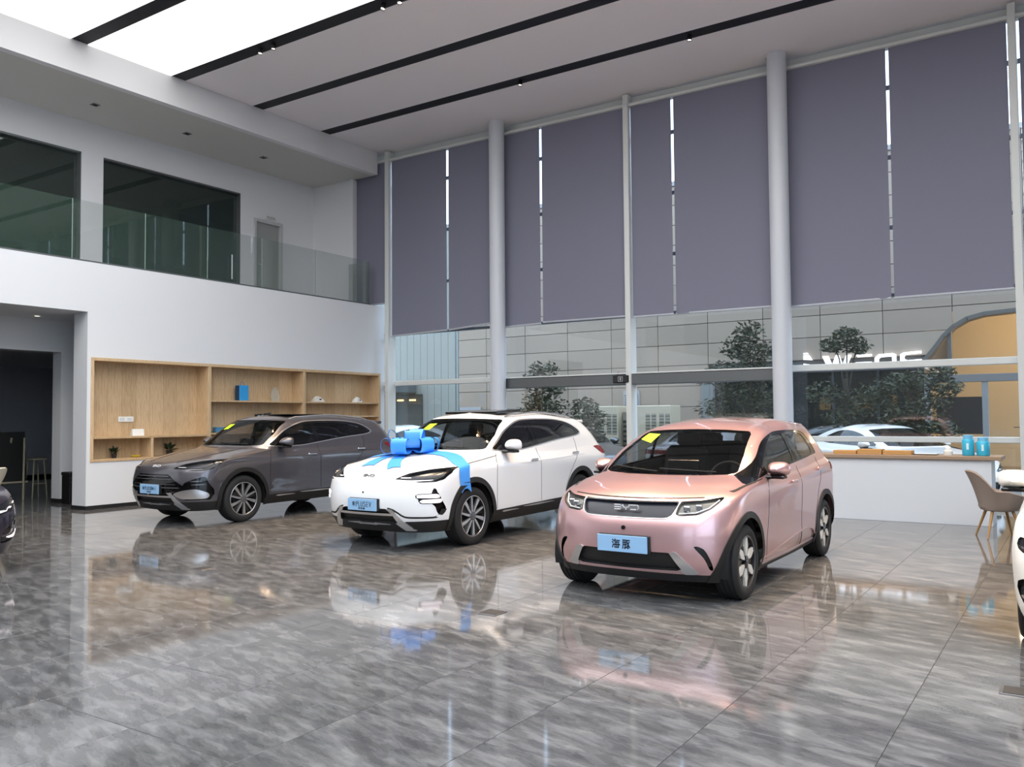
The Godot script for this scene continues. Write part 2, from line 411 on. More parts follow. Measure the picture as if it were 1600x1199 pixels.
# ---------------------------------------------------------------- furniture and small things
func ribbon(g: G, pts: Array, sides: Array, thick := .003) -> void:
	# a band through points with half-width vectors
	var top := []
	var low := []
	for i in pts.size():
		var t: Vector3 = pts[mini(i + 1, pts.size() - 1)] - pts[maxi(i - 1, 0)]
		var o: Vector3 = t.cross(sides[i]).normalized() * thick / 2.0
		top.append([pts[i] - sides[i] + o, pts[i] - sides[i] * .33 + o, pts[i] + sides[i] * .33 + o, pts[i] + sides[i] + o])
		low.append([pts[i] - sides[i] - o, pts[i] - sides[i] * .33 - o, pts[i] + sides[i] * .33 - o, pts[i] + sides[i] - o])
	for rows in [top, low]:
		var sgn := 1.0 if rows == top else -1.0
		for i in rows.size() - 1:
			for j in 3:
				var nn := []
				for q in [[i, j], [i, j + 1], [i + 1, j + 1], [i + 1, j]]:
					var a: int = q[0]
					var t: Vector3 = pts[mini(a + 1, pts.size() - 1)] - pts[maxi(a - 1, 0)]
					nn.append(t.cross(sides[a]).normalized() * sgn)
				g.tri(rows[i][j], rows[i][j + 1], rows[i + 1][j + 1], nn[0], nn[1], nn[2])
				g.tri(rows[i][j], rows[i + 1][j + 1], rows[i + 1][j], nn[0], nn[2], nn[3])

func build_bow(at: Vector3, grids: Array) -> void:
	var m := mat(62, 146, 232, 0.42)
	var b := base("gift_bow", at)
	tag(b, "large glossy blue ribbon bow lying on the white car bonnet", "bow")
	var c := Vector3(-.23, 1.115, 1.22)
	var loops := [[10, .36, .13, .05, .11], [75, .38, .14, .04, .11], [140, .40, .14, .04, .11], [205, .40, .14, .04, .11], [270, .38, .14, .05, .11], [330, .38, .14, .05, .11], [45, .29, .15, .15, .10], [135, .30, .16, .16, .10], [250, .29, .16, .16, .10]]
	for l in loops:
		var a := deg_to_rad(l[0])
		var d := Vector3(cos(a), 0, sin(a))
		var s: Vector3 = Vector3(-sin(a), 0, cos(a)) * l[4]
		var pts := []
		var sides := []
		for i in 27:
			var t := i / 26.0
			var r: float = l[1] * pow(sin(PI * t), .7)
			var y: float = l[3] * r / l[1] + l[2] * .8 * sin(TAU * t) * pow(sin(PI * t), .35) * -1.0
			pts.append(c + d * r + Vector3(0, .07 + y, 0))
			sides.append(s * lerpf(.35, 1.0, clampf(r / l[1] * 2.0, 0, 1)))
		var g := G.new()
		ribbon(g, pts, sides)
		put("bow_loop", g, m, b)
	put("bow_knot", G.new().ellipsoid(c + Vector3(0, .08, 0), Vector3(.07, .06, .07), Basis(), .8, 10), m, b)
	var bk := buckets(grids)
	# tails lie on the bodywork: centre line points and widths
	var tails := [
		[[-.22, 1.2, 1.22], [.02, 1.2, 1.20], [.25, 1.2, 1.215], [.50, 1.2, 1.30], [.70, 1.15, 1.43], [.82, 1.06, 1.52], [.93, .97, 1.575], [.96, .88, 1.59], [.96, .78, 1.58], [.96, .66, 1.555]],
		[[-.28, 1.2, 1.28], [-.20, 1.2, 1.45], [-.08, 1.2, 1.68], [.06, 1.2, 1.88], [.22, 1.2, 2.06]],
		[[-.36, 1.2, 1.27], [-.42, 1.2, 1.50], [-.40, 1.2, 1.72], [-.34, 1.2, 1.88], [-.28, 1.2, 2.0]],
		[[-.40, 1.2, 1.22], [-.56, 1.2, 1.29], [-.70, 1.15, 1.38], [-.78, 1.1, 1.46]]]
	for n in tails.size():
		var line := Curve3D.new()
		for p in tails[n]: line.add_point(Vector3(p[0], p[1], p[2]))
		for i in range(1, line.point_count - 1):
			var t := (line.get_point_position(i + 1) - line.get_point_position(i - 1)) / 6.0
			line.set_point_in(i, -t)
			line.set_point_out(i, t)
		var half := .10 if n == 0 else .085
		var len_ := line.get_baked_length()
		var rows := []
		var cnt := int(len_ / .05)
		for i in cnt + 1:
			var p := line.sample_baked(len_ * i / cnt)
			var q := line.sample_baked(minf(len_ * i / cnt + .03, len_)) - line.sample_baked(maxf(len_ * i / cnt - .03, 0))
			var down := p.x < .9
			var side := p.x > .89
			var across: Vector3 = Vector3(0, 0, 1) if side else Vector3(-q.z, 0, q.x).normalized()
			var row := []
			for j in 7:
				var u := j / 6.0 * 2.0 - 1.0
				var w := p + across * u * half
				if i == cnt: w += q.normalized() * (1.0 - absf(u)) * -.075        # notched end
				var hit := Vector3.INF
				if not side and absf(w.x) < .90: hit = snap_to(bk, "T", Vector2(w.x, w.z))
				var flank := hit == Vector3.INF
				if flank:
					hit = snap_to(bk, "S", Vector2(w.z, minf(w.y, 1.0)))
					if p.x < 0: hit.x = -hit.x
				row.append(hit + (Vector3(.012 * signf(p.x), .004, 0) if flank else Vector3(.0, .008, .003)))
			rows.append(row)
		put("bow_tail", G.new().sheet(rows, Vector3(0, .6, .8)), m, b)

func build_shelf() -> void:
	var s := base("wall_shelf", Vector3(XL, 0, 0))
	tag(s, "light oak shelf unit built into the white wall behind the grey car", "shelf unit")
	var o: Array = M.oak
	var d := -.395
	# back boards, one by one
	var z := -16.09
	var k := 0
	while z < -8.60:
		var w := minf(.292, -8.59 - z)
		put("back_board", G.new().span(Vector3(d, .88, z), Vector3(d + .02, 2.69, z + w - .003), .002), o[(k * 7 + k / 3) % 4], s)
		z += .292
		k += 1
	put("frame_board", G.new().span(Vector3(d, 2.67, -16.14), Vector3(.012, 2.73, -8.54), .004), o[0], s)
	put("frame_board", G.new().span(Vector3(d, .84, -16.14), Vector3(.012, .89, -8.54), .004), o[1], s)
	put("frame_board", G.new().span(Vector3(d, .89, -8.60), Vector3(.012, 2.67, -8.54), .004), o[2], s)
	put("frame_board", G.new().span(Vector3(d, .89, -16.14), Vector3(.012, 2.67, -16.08), .004), o[2], s)
	for q in [-11.05, -13.60]: put("divider", G.new().span(Vector3(d, .89, q - .04), Vector3(.006, 2.67, q + .04), .004), o[0], s)
	put("shelf_board", G.new().span(Vector3(d, 1.255, -11.01), Vector3(.0, 1.295, -8.60), .003), o[1], s)
	put("divider", G.new().span(Vector3(d, .89, -9.80), Vector3(.0, 1.255, -9.75), .003), o[2], s)
	put("shelf_board", G.new().span(Vector3(d, 1.955, -13.56), Vector3(.0, 1.99, -11.09), .003), o[3], s)
	put("shelf_board", G.new().span(Vector3(d, 1.955, -16.08), Vector3(.0, 1.99, -13.64), .003), o[1], s)
	put("shelf_board", G.new().span(Vector3(d, 1.63, -16.08), Vector3(.0, 1.665, -13.64), .003), o[0], s)
	put("shelf_board", G.new().span(Vector3(d, 1.285, -13.56), Vector3(.0, 1.32, -11.09), .003), o[1], s)
	put("shelf_board", G.new().span(Vector3(d, 1.285, -16.08), Vector3(.0, 1.32, -13.64), .003), o[2], s)
	var x := XL - .2
	# things on the boards
	var b := base("paper_bag", Vector3(x, 1.99, -12.02))
	tag(b, "upright bright blue gift bag on the middle oak shelf", "bag")
	put("bag_body", G.new().box(Vector3(0, .165, 0), Vector3(.14, .33, .24), .008), mat(44, 150, 214, .5), b)
	put("bag_side", G.new().box(Vector3(0, .165, .125), Vector3(.13, .32, .012), .004), mat(24, 60, 92, .6), b)
	put("bag_handle", G.new().tube([Vector3(0, .33, -.05), Vector3(0, .40, -.03), Vector3(0, .40, .03), Vector3(0, .33, .05)], .004, 6), mat(30, 110, 170, .6), b)
	for q in [[-14.20, 0.0], [-15.52, .3]]:
		var mm := base("model_shell", Vector3(x, 1.99, q[0]), q[1])
		tag(mm, "small white rounded model with a dark mark, %s" % ["beside the oak divider" if q[1] == 0.0 else "at the window end of the oak shelf"], "ornament", "white models on the shelf")
		var rows := []
		for i in 9:
			var t := i / 8.0
			var row := []
			for j in 13:
				var a := PI * j / 12.0
				row.append(Vector3(lerpf(-.07, .07, t) , sin(a) * .17 * (.55 + .45 * sin(PI * clampf(t, .1, .9))) * (1.0 - .35 * j / 12.0), cos(a) * .15))
			rows.append(row)
		var sg := G.new().sheet(rows, Vector3(0, .02, 0))
		for i in [0, 8]:
			for j in 12: sg.flat(Vector3(rows[i][0].x, 0, 0), rows[i][j], rows[i][j + 1], Vector3(-1 if i == 0 else 1, 0, 0))
		put("shell", sg, mat(236, 234, 226, .4), mm)
		put("mark", G.new().box(Vector3(.073, .06, -.02), Vector3(.004, .03, .07), .001), M.ink, mm)
	var gl := base("glass_award", Vector3(x, 1.99, -12.95))
	tag(gl, "clear faceted glass award on the middle oak shelf", "award")
	var cg := pane(225, 240, 235, .18)
	put("award_block", G.new().plate(Vector3(-.02, .06, 0), Vector3.BACK, Vector3.UP, pts2([-.09, 0, .09, 0, .11, .16, 0, .27, -.11, .16]), .04), cg, gl)
	put("award_foot", G.new().box(Vector3(0, .03, 0), Vector3(.09, .06, .16), .006), cg, gl)
	var pf := base("photo_album", Vector3(x, 1.338, -12.60))
	tag(pf, "black and white patterned upright album on the oak shelf under the award", "album")
	put("album_cover", G.new().box(Vector3(0, .19, 0), Vector3(.05, .38, .42), .006, Basis(Vector3.RIGHT, .08)), mat(28, 28, 30, .5), pf)
	for k2 in 4: put("album_patch", G.new().box(Vector3(.03, .33 - .02 * (k2 % 2), -.15 + .1 * k2), Vector3(.006, .07, .07), .001, Basis(Vector3.RIGHT, .3 * k2)), mat(210, 214, 214, .5), pf)
	var bx := base("tin", Vector3(x, 1.32, -11.45))
	tag(bx, "small blue tin behind the grey car roof on the oak shelf", "tin")
	put("tin_body", G.new().box(Vector3(0, .05, 0), Vector3(.12, .1, .26), .012), mat(66, 130, 170, .5), bx)
	put("tin_lid", G.new().box(Vector3(0, .108, 0), Vector3(.125, .016, .265), .005), mat(90, 160, 196, .5), bx)
	var sn := base("wall_plate", Vector3(XL - .372, 1.61, -9.45))
	tag(sn, "white socket plate on the oak back boards", "socket plate")
	put("plate_cover", G.new().box(Vector3(.008, 0, 0), Vector3(.016, .10, .31), .004), M.paper, sn)
	for q in [-.08, .08]: put("socket", G.new().box(Vector3(.0165, 0, q), Vector3(.002, .06, .1), .001), mat(214, 214, 212, .5), sn)
	var nt := base("note_card", Vector3(x + .08, 1.295, -9.55))
	tag(nt, "white folded card standing on the low oak shelf", "card")
	put("card_face", G.new().box(Vector3(.0, .065, 0), Vector3(.012, .13, .24), .002, Basis(Vector3.BACK, .12)), M.paper, nt)
	put("card_back", G.new().box(Vector3(-.045, .062, 0), Vector3(.006, .13, .24), .002, Basis(Vector3.BACK, -.28)), M.paper, nt)
	var yb := base("yellow_dish", Vector3(x + .05, .89, -9.52))
	tag(yb, "small yellow dish in the low oak compartment", "dish")
	put("dish_bowl", G.new().lathe(Vector3.ZERO, Vector3.UP, [[.001, .004], [.06, .004], [.09, .04], [.092, .042], [.085, .042], [.055, .012], [.001, .01]], 24), mat(222, 202, 70, .5), yb)
	for q in [[.89, -9.12, "in the low oak compartment beside the yellow dish", 1.0], [.89, -10.28, "in the low oak compartment behind the grey car bonnet", 1.2]]:
		var pl := base("potted_plant", Vector3(x, q[0], q[1]))
		tag(pl, "small dark green potted plant " + q[2], "plant", "small plants on the shelf")
		pl.scale = Vector3.ONE * q[3]
		put("pot", G.new().lathe(Vector3.ZERO, Vector3.UP, [[.001, .0], [.04, .0], [.055, .085], [.058, .09], [.05, .09], [.045, .075], [.001, .075]], 20), mat(44, 42, 40, .6), pl)
		var rng := RandomNumberGenerator.new()
		rng.seed = int(q[3] * 100)
		for n in 26:
			var a := rng.randf() * TAU
			var e := rng.randf_range(.15, 1.3)
			var l := rng.randf_range(.07, .13)
			var dir := Vector3(cos(a) * cos(e), sin(e), sin(a) * cos(e))
			var side := dir.cross(Vector3.UP).normalized() * .022
			var root := Vector3(0, .08, 0) + dir * .05
			var lf := G.new()
			ribbon(lf, [root, root + dir * l * .4 + Vector3(0, .004, 0), root + dir * l * .8, root + dir * l + Vector3(0, -.012, 0)], [side * .3, side, side * .7, side * .06], .0015)
			put("leaf", lf, M.leaf_dark, pl)

func build_counter() -> void:
	var c := base("reception_counter", Vector3(-2.3, 0, -13.75))
	tag(c, "long white reception counter with a brown wooden top", "counter")
	put("front_panel", G.new().span(Vector3(-1.95, .0, -.03), Vector3(1.24, .93, .0), .003), mat(208, 211, 215, .35), c)
	put("end_panel", G.new().span(Vector3(1.20, 0, -.62), Vector3(1.24, .93, -.03), .003), mat(208, 211, 215, .35), c)
	put("end_panel", G.new().span(Vector3(-1.95, 0, -.62), Vector3(-1.91, .93, -.03), .003), mat(208, 211, 215, .35), c)
	put("worktop", G.new().span(Vector3(-2.0, .93, -.66), Vector3(1.37, .985, .05), .006), M.oak_brown, c)
	put("upstand", G.new().span(Vector3(-1.91, .60, -.62), Vector3(1.2, .63, -.03), .003), M.oak_brown, c)
	var y := .985
	for q in [[-1.36, "taller", .30, .08], [-1.17, "shorter", .265, .085]]:
		var b := base("thermos_flask", Vector3(q[0], y, -13.92))
		tag(b, "%s turquoise flask on the counter" % q[1], "flask", "turquoise flasks")
		put("flask_body", G.new().lathe(Vector3.ZERO, Vector3.UP, [[.001, 0], [q[3] - .008, .0], [q[3], .01], [q[3], q[2] * .72], [q[3] * .86, q[2] * .80], [q[3] * .55, q[2] * .84]], 28), mat(58, 176, 208, .3), b)
		put("flask_lid", G.new().lathe(Vector3.ZERO, Vector3.UP, [[q[3] * .84, q[2] * .80], [q[3] * .82, q[2] * .98], [q[3] * .7, q[2]], [.001, q[2]]], 28), mat(110, 180, 214, .4), b)
		var hp := []
		for i in 9: hp.append(Vector3(0, lerpf(q[2] * .25, q[2] * .8, i / 8.0), -q[3] * .9 - .045 * sin(PI * i / 8.0)))
		put("flask_handle", G.new().tube(hp, .009, 8), mat(58, 150, 190, .4), b)
		put("flask_print", G.new().box(Vector3(.0, q[2] * .45, q[3]), Vector3(.03, .09, .004), .001), mat(214, 236, 240, .5), b)
	var j := base("small_jar", Vector3(-1.62, y, -13.92))
	tag(j, "small white lidded jar on the counter beside the flasks", "jar")
	put("jar_body", G.new().lathe(Vector3.ZERO, Vector3.UP, [[.001, 0], [.058, 0], [.062, .01], [.062, .065], [.03, .085]], 24), mat(226, 222, 214, .4), j)
	put("jar_lid", G.new().lathe(Vector3.ZERO, Vector3.UP, [[.038, .08], [.038, .115], [.03, .125], [.001, .125]], 24), mat(236, 232, 226, .4), j)
	for q in [[-3.05, .34, .055, "low brown cardboard box at the end of a row on the counter"], [-2.69, .35, .075, "taller brown cardboard box on the counter"], [-2.30, .40, .06, "brown cardboard box nearest the flasks on the counter"]]:
		var b := base("cardboard_box", Vector3(q[0], y, -13.98))
		tag(b, q[3], "box", "boxes on the counter")
		put("box_body", G.new().box(Vector3(0, q[2] / 2, 0), Vector3(q[1], q[2], .26), .004), mat(186, 140, 84, .8), b)
		put("box_tape", G.new().box(Vector3(0, q[2] + .0008, 0), Vector3(q[1], .0015, .05), .0003), mat(206, 176, 120, .4), b)
	var pb := base("paper_tray", Vector3(-1.92, y, -13.95))
	tag(pb, "flat dark paper tray on the counter between boxes and jar", "tray")
	put("tray_base", G.new().box(Vector3(0, .008, 0), Vector3(.32, .016, .22), .004), mat(60, 56, 52, .5), pb)
	put("paper_sheet", G.new().box(Vector3(.01, .019, 0), Vector3(.29, .005, .2), .001), M.paper, pb)

func build_chair(called: String, at: Vector3, turn: float, label: String, fabric: Material, legs: Material) -> Node3D:
	# tub chair: shell swept round the seat, front opening towards +z
	var c := base(called, at, turn)
	tag(c, label, "chair")
	var rows_o := []
	var rows_i := []
	for i in 33:
		var a := deg_to_rad(lerpf(-58, 238, i / 32.0))   # round the back from one arm to the other
		var d := Vector3(cos(a), 0, -sin(a))
		var up := clampf(sin(a), 0.0, 1.0)
		var high := .60 + .25 * smoothstep(.35, 1.0, up)
		if sin(a) < 0: high = lerpf(.60, .52, -sin(a))
		var bot := .36
		var ro := []
		var ri := []
		for k in 9:
			var t := k / 8.0
			var out := lerpf(.215, .285, pow(t, .7)) + .10 * up * t * t
			var y := lerpf(bot, high, t)
			ro.append(d * Vector3(out * 1.06, 0, out) + Vector3(0, y, 0))
			ri.append(d * Vector3((out - .04) * 1.06, 0, out - .04) + Vector3(0, maxf(y - .004, .4), 0))
		rows_o.append(ro)
		rows_i.append(ri)
	var sh := G.new().sheet(rows_o, Vector3(0, .5, 0))
	var inner := G.new().sheet(rows_i, Vector3(0, .5, 0))
	for i in inner.n.size(): inner.n[i] = -inner.n[i]
	sh.append(inner)
	for i in 32:
		var m: Vector3 = (rows_o[i][8] + rows_i[i][8]) / 2.0 + Vector3(0, .018, 0)
		var m2: Vector3 = (rows_o[i + 1][8] + rows_i[i + 1][8]) / 2.0 + Vector3(0, .018, 0)
		sh.quad(rows_o[i][8], rows_o[i + 1][8], m2, m, Vector3.UP + (rows_o[i][8] - m) * 20)
		sh.quad(m, m2, rows_i[i + 1][8], rows_i[i][8], Vector3.UP - (rows_o[i][8] - m) * 20)
	for e in [0, 32]:
		for k in 8: sh.quad(rows_o[e][k], rows_o[e][k + 1], rows_i[e][k + 1], rows_i[e][k], Vector3.BACK)
	put("shell", sh, fabric, c)
	put("seat", G.new().lathe(Vector3(0, 0, 0), Vector3.UP, [[.001, .345], [.18, .345], [.215, .36], [.238, .40], [.232, .455], [.19, .475], [.001, .48]], 36), fabric, c)
	for s in [[1, 1], [-1, 1], [1, -1], [-1, -1]]:
		put("leg", G.new().lathe(Vector3(s[0] * .225, 0, s[1] * .215), Vector3(-s[0] * .11, .36, -s[1] * .10), [[.011, 0], [.020, .378]], 14), legs, c)
	return c

func build_small_things() -> void:
	build_chair("tub_chair", Vector3(-.90, 0, -12.62), deg_to_rad(112), "grey brown fabric tub chair with wooden legs at the counter end", mat(142, 128, 118, .85), mat(164, 124, 74, .5))
	build_chair("cream_chair", Vector3(-14.40, 0, -6.55), deg_to_rad(-60), "cream tub chair standing by the passage opening", mat(206, 198, 180, .85), mat(164, 124, 74, .5))
	# round table behind the white car's mirror
	var t := base("round_table", Vector3(-.10, 0, -12.75))
	tag(t, "round table with pale wooden top beside the grey tub chair", "table")
	put("table_top", G.new().lathe(Vector3.ZERO, Vector3.UP, [[.001, .69], [.38, .69], [.40, .70], [.40, .715], [.39, .72], [.001, .72]], 48), M.oak[2], t)
	put("pedestal", G.new().lathe(Vector3.ZERO, Vector3.UP, [[.035, .02], [.03, .69]], 20), M.frame_white, t)
	put("table_foot", G.new().lathe(Vector3.ZERO, Vector3.UP, [[.26, 0], [.26, .012], [.05, .03], [.001, .03]], 36), M.frame_white, t)
	# bin and easel in the passage
	var b := base("waste_bin", Vector3(-16.25, 0, -9.06))
	tag(b, "tall black waste bin in the passage behind the wall corner", "bin")
	put("bin_body", G.new().box(Vector3(0, .27, 0), Vector3(.30, .54, .24), .015), mat(20, 20, 21, .5), b)
	put("bin_lid", G.new().box(Vector3(0, .57, 0), Vector3(.32, .07, .26), .015), mat(28, 28, 30, .4), b)
	put("bin_pedal", G.new().box(Vector3(.18, .40, .10), Vector3(.05, .04, .08), .008), M.black, b)
	var e := base("easel_board", Vector3(-17.95, 0, -8.85))
	tag(e, "black display board on a pale wooden easel in the dark back room", "easel")
	put("board", G.new().box(Vector3(-.02, .85, .16), Vector3(.03, 1.05, .72), .004, Basis(Vector3.BACK, .10)), mat(12, 12, 12, .6), e)
	for q in [[.16, -.02, .02, -.36], [.16, .56, .02, .36], [-.5, .1, -.02, .1]]:
		put("easel_leg", G.new().tube([Vector3(q[0] + .06, 0, q[1] - .02), Vector3(q[2], 1.25, (q[1] + q[3]) * .4)], .022, 6), mat(150, 142, 120, .6), e)
	put("easel_ledge", G.new().box(Vector3(.08, .36, .2), Vector3(.05, .04, .8), .006), mat(150, 142, 120, .6), e)
	var st := base("wooden_stool", Vector3(-18.05, 0, -9.30))
	tag(st, "pale wooden stool frame beside the easel in the dark back room", "stool")
	put("stool_seat", G.new().box(Vector3(0, .80, 0), Vector3(.3, .035, .3), .008), mat(132, 128, 108, .6), st)
	for s in [[1, 1], [-1, 1], [1, -1], [-1, -1]]: put("leg", G.new().tube([Vector3(s[0] * .17, 0, s[1] * .15), Vector3(s[0] * .12, .79, s[1] * .10)], .016, 8), mat(132, 128, 108, .6), st)
	put("stretcher", G.new().tube([Vector3(.15, .3, -.13), Vector3(.15, .3, .13)], .012, 8), mat(132, 128, 108, .6), st)
	# lids of floor outlets
	for q in [[-7.82, -5.80, "in the floor before the grey car"], [-4.02, -5.73, "in the floor before the white car with the bow"], [-.34, -5.68, "in the floor before the white car by the counter"]]:
		var o := base("floor_outlet", Vector3(q[0], 0, q[1]))
		tag(o, "small square metal outlet lid " + q[2], "floor outlet", "floor outlets")
		put("outlet_frame", G.new().span(Vector3(-.09, .0, -.09), Vector3(.09, .006, .09), .002), M.dark_silver, o)
		put("outlet_lid", G.new().span(Vector3(-.072, .006, -.072), Vector3(.072, .009, .072), .001), mat(72, 70, 68, .4, .5), o)
# ---------------------------------------------------------------- the street beyond the glass
const ZF := -24.9
func leaf_mass(g: G, rng: RandomNumberGenerator, c: Vector3, r: Vector3, n: int, size: float) -> void:
	for k in n:
		var d := Vector3(rng.randfn(), rng.randfn(), rng.randfn()).normalized() * pow(rng.randf(), .45)
		var p := c + d * r
		var a := Vector3(rng.randf_range(-1, 1), rng.randf_range(-.5, .5), rng.randf_range(-1, 1)).normalized()
		var b := a.cross(Vector3(rng.randf_range(-1, 1), rng.randf_range(-1, 1), rng.randf_range(-1, 1))).normalized()
		var l := size * rng.randf_range(.6, 1.3)
		var m := a.cross(b)
		g.tri(p - a * l, p + b * l * .35, p + a * l, m, m, m)
		g.tri(p - a * l, p - b * l * .35, p + a * l, m, m, m)

func build_tree(at: Vector3, label: String, tall: float, spread: float, clusters: Array, seed_: int, called := "street_tree") -> void:
	var t := base(called, at)
	tag(t, label, "tree", "street trees")
	var rng := RandomNumberGenerator.new()
	rng.seed = seed_
	put("trunk", G.new().tube([Vector3.ZERO, Vector3(.04, tall * .4, 0), Vector3(-.02, tall * .8, .03)], .06, 8), M.bark, t)
	var f := G.new()
	for c in clusters:
		var p := Vector3(c[0], c[1], c[2] * .6)
		put("branch", G.new().tube([Vector3(0, minf(c[1] * .55, tall * .7), 0), Vector3(c[0] * .6, c[1] * .9, c[2] * .4), p], .018, 5), M.bark, t)
		leaf_mass(f, rng, p, Vector3(c[3] * 1.25, c[3] * .8, c[3] * 1.25) * spread, int(c[4] * .8), .08)
	tag(put("foliage", f, M.leaf, t), "", "", "", "stuff")

func build_outside() -> void:
	tag(put("street", G.new().span(Vector3(-60, -.4, -70), Vector3(40, -.06, ZG - .12)), mat(112, 112, 110, .9)), "", "", "", "structure")
	tag(put("forecourt", G.new().span(Vector3(-60, -.4, ZB + .31), Vector3(60, -.06, 80)), mat(150, 150, 148, .9)), "", "", "", "structure")
	tag(put("side_yard", G.new().span(Vector3(XR + .31, -.4, -70), Vector3(90, -.06, ZB + .31)), mat(150, 150, 148, .9)), "", "", "", "structure")
	# neighbouring building: panelled front
	var b := base("neighbour_building", Vector3(0, 0, ZF))
	tag(b, "beige panelled building across the lane seen through the glass front", "building")
	var pm := [mat(156, 138, 119, .6), mat(152, 134, 116, .6), mat(160, 142, 123, .6)]
	put("core_wall", G.new().span(Vector3(-18.9, 0, -7.0), Vector3(-9.6, 8.8, -.06)), mat(84, 80, 76, .8), b)
	put("core_wall", G.new().span(Vector3(-9.6, 2.86, -7.0), Vector3(-3.4, 8.8, -.06)), mat(84, 80, 76, .8), b)
	put("core_wall", G.new().span(Vector3(-3.4, 4.30, -.25), Vector3(9.0, 8.8, -.06)), mat(84, 80, 76, .8), b)
	var cols := [-18.9, -17.65, -16.0, -14.30, -12.66, -11.02, -9.38, -7.69, -6.06, -4.41, -2.71, -1.05, .6, 2.25, 3.9, 5.55, 7.2, 8.85]
	var rows := [-.06, .62, 1.25, 1.88, 2.52, 3.16, 3.80, 4.42, 5.05, 5.68, 6.31, 6.94, 7.57, 8.20, 8.84]
	var rng := RandomNumberGenerator.new()
	rng.seed = 3
	for i in cols.size() - 1:
		for k in rows.size() - 1:
			var x0: float = cols[i] + .009
			var x1: float = cols[i + 1] - .009
			var y0: float = rows[k] + .009
			var y1: float = rows[k + 1] - .009
			if y0 > 5.4 and (i > 6 or k > 12) and k % 1 == 0 and y0 > 8.9: continue
			if x1 > -9.3 and y0 < 2.8: continue
			if x0 > -4.6 and y0 < 4.35:
				# panels cut by the sweep of the arch
				var poly := PackedVector2Array()
				var cut := Geometry2D.intersect_polygons(pts2([x0, y0, x1, y0, x1, y1, x0, y1]), pts2([-5.5, 2.8, -3.70, 2.8, -3.42, 3.1, -3.18, 3.4, -2.98, 3.68, -2.74, 3.92, -2.4, 4.12, -2.0, 4.22, -1.0, 4.28, 9.0, 4.3, 9.0, 9, -5.5, 9]))
				for q in cut:
					if q.size() > 2: put("wall_panel", G.new().plate(Vector3(0, 0, -.05), Vector3.RIGHT, Vector3.UP, q, .05), pm[rng.randi() % 3], b)
				continue
			put("wall_panel", G.new().span(Vector3(x0, y0, -.05), Vector3(x1, y1, 0), .004), pm[rng.randi() % 3], b)
	put("roof_cap", G.new().span(Vector3(-18.9, 8.80, -7.0), Vector3(9.0, 8.95, .06), .01), mat(150, 148, 144, .6), b)
	# louvres
	for q in [[-18.35, 1.35, .85, 1.15], [-11.95, 2.16, .46, .42]]:
		put("louvre_frame", G.new().box(Vector3(q[0], q[1], .02), Vector3(q[2] + .1, q[3] + .1, .05), .006), mat(160, 158, 156, .5), b)
		for n in int(q[3] / .075): put("louvre_slat", G.new().box(Vector3(q[0], q[1] - q[3] / 2 + .04 + n * .075, .05), Vector3(q[2], .045, .03), .003, Basis(Vector3.RIGHT, .5)), mat(148, 148, 150, .5), b)
	# dark glazed ground floor
	for k in 5:
		var x0 := -9.30 + k * 1.18
		put("shop_glass", G.new().span(Vector3(x0 + .03, .1, -.10), Vector3(x0 + 1.15, 2.84, -.085)), M.shop_glass, b)
		put("shop_mullion", G.new().span(Vector3(x0 - .03, 0, -.13), Vector3(x0 + .03, 2.86, -.02), .005), mat(52, 55, 57, .5), b)
	put("pilaster", G.new().span(Vector3(-9.62, 0, -.12), Vector3(-9.22, 2.6, .04), .01), mat(126, 128, 124, .6), b)
	put("shop_back_wall", G.new().span(Vector3(-9.5, 0, -6.9), Vector3(-3.4, 2.86, -6.7)), mat(196, 194, 188, .9), b)
	put("shop_side_wall", G.new().span(Vector3(-9.6, 0, -6.9), Vector3(-9.4, 2.86, -.15)), mat(196, 194, 188, .9), b)
	put("shop_floor", G.new().span(Vector3(-9.5, -.06, -6.9), Vector3(-4.2, .0, -.1)), mat(120, 118, 114, .5), b)
	put("shop_ceiling", G.new().span(Vector3(-9.5, 2.80, -6.9), Vector3(-3.4, 2.86, -.1)), mat(200, 198, 194, .9), b)
	for q in [[-6.0, 1.95, .35, .45], [-4.95, 1.95, .62, .42], [-4.15, 2.0, .30, .38]]:  # warm glowing boxes set deep behind the dark glass
		put("glow_box", G.new().box(Vector3(q[0] * 1.22, q[1] + .05, -5.6), Vector3(q[2], q[3], .1), .01), M.shop_light, b)
	# arch shop: warm room behind
	var arch := []
	for p in [[-3.74, 2.80], [-3.42, 3.1], [-3.18, 3.4], [-2.98, 3.68], [-2.74, 3.92], [-2.4, 4.12], [-2.0, 4.22], [-1.0, 4.28], [3.0, 4.3]]: arch.append(Vector3(p[0], p[1], .0))
	var rim := G.new()
	for i in arch.size() - 1:
		var d: Vector3 = arch[i + 1] - arch[i]
		var o := Vector3(-d.y, d.x, 0).normalized() * .10
		rim.quad(arch[i], arch[i + 1], arch[i + 1] - o, arch[i] - o, Vector3.BACK)
		rim.quad(arch[i] - o, arch[i + 1] - o, arch[i + 1] - o + Vector3(0, 0, -.5), arch[i] - o + Vector3(0, 0, -.5), -o)
	put("arch_rim", rim, mat(96, 90, 84, .5), b)
	put("warm_back_wall", G.new().span(Vector3(-4.2, 0, -5.2), Vector3(7.0, 5.6, -5.0)), mat(208, 184, 146, .8), b)
	put("warm_side_wall", G.new().span(Vector3(-4.2, 0, -5.0), Vector3(-4.0, 5.6, -.7)), mat(208, 184, 146, .8), b)
	put("warm_ceiling", G.new().span(Vector3(-4.2, 5.45, -5.0), Vector3(7.0, 5.6, -.25)), mat(220, 200, 164, .8), b)
	put("warm_floor", G.new().span(Vector3(-4.2, -.05, -5.0), Vector3(7.0, .0, -.1)), mat(150, 130, 104, .4), b)
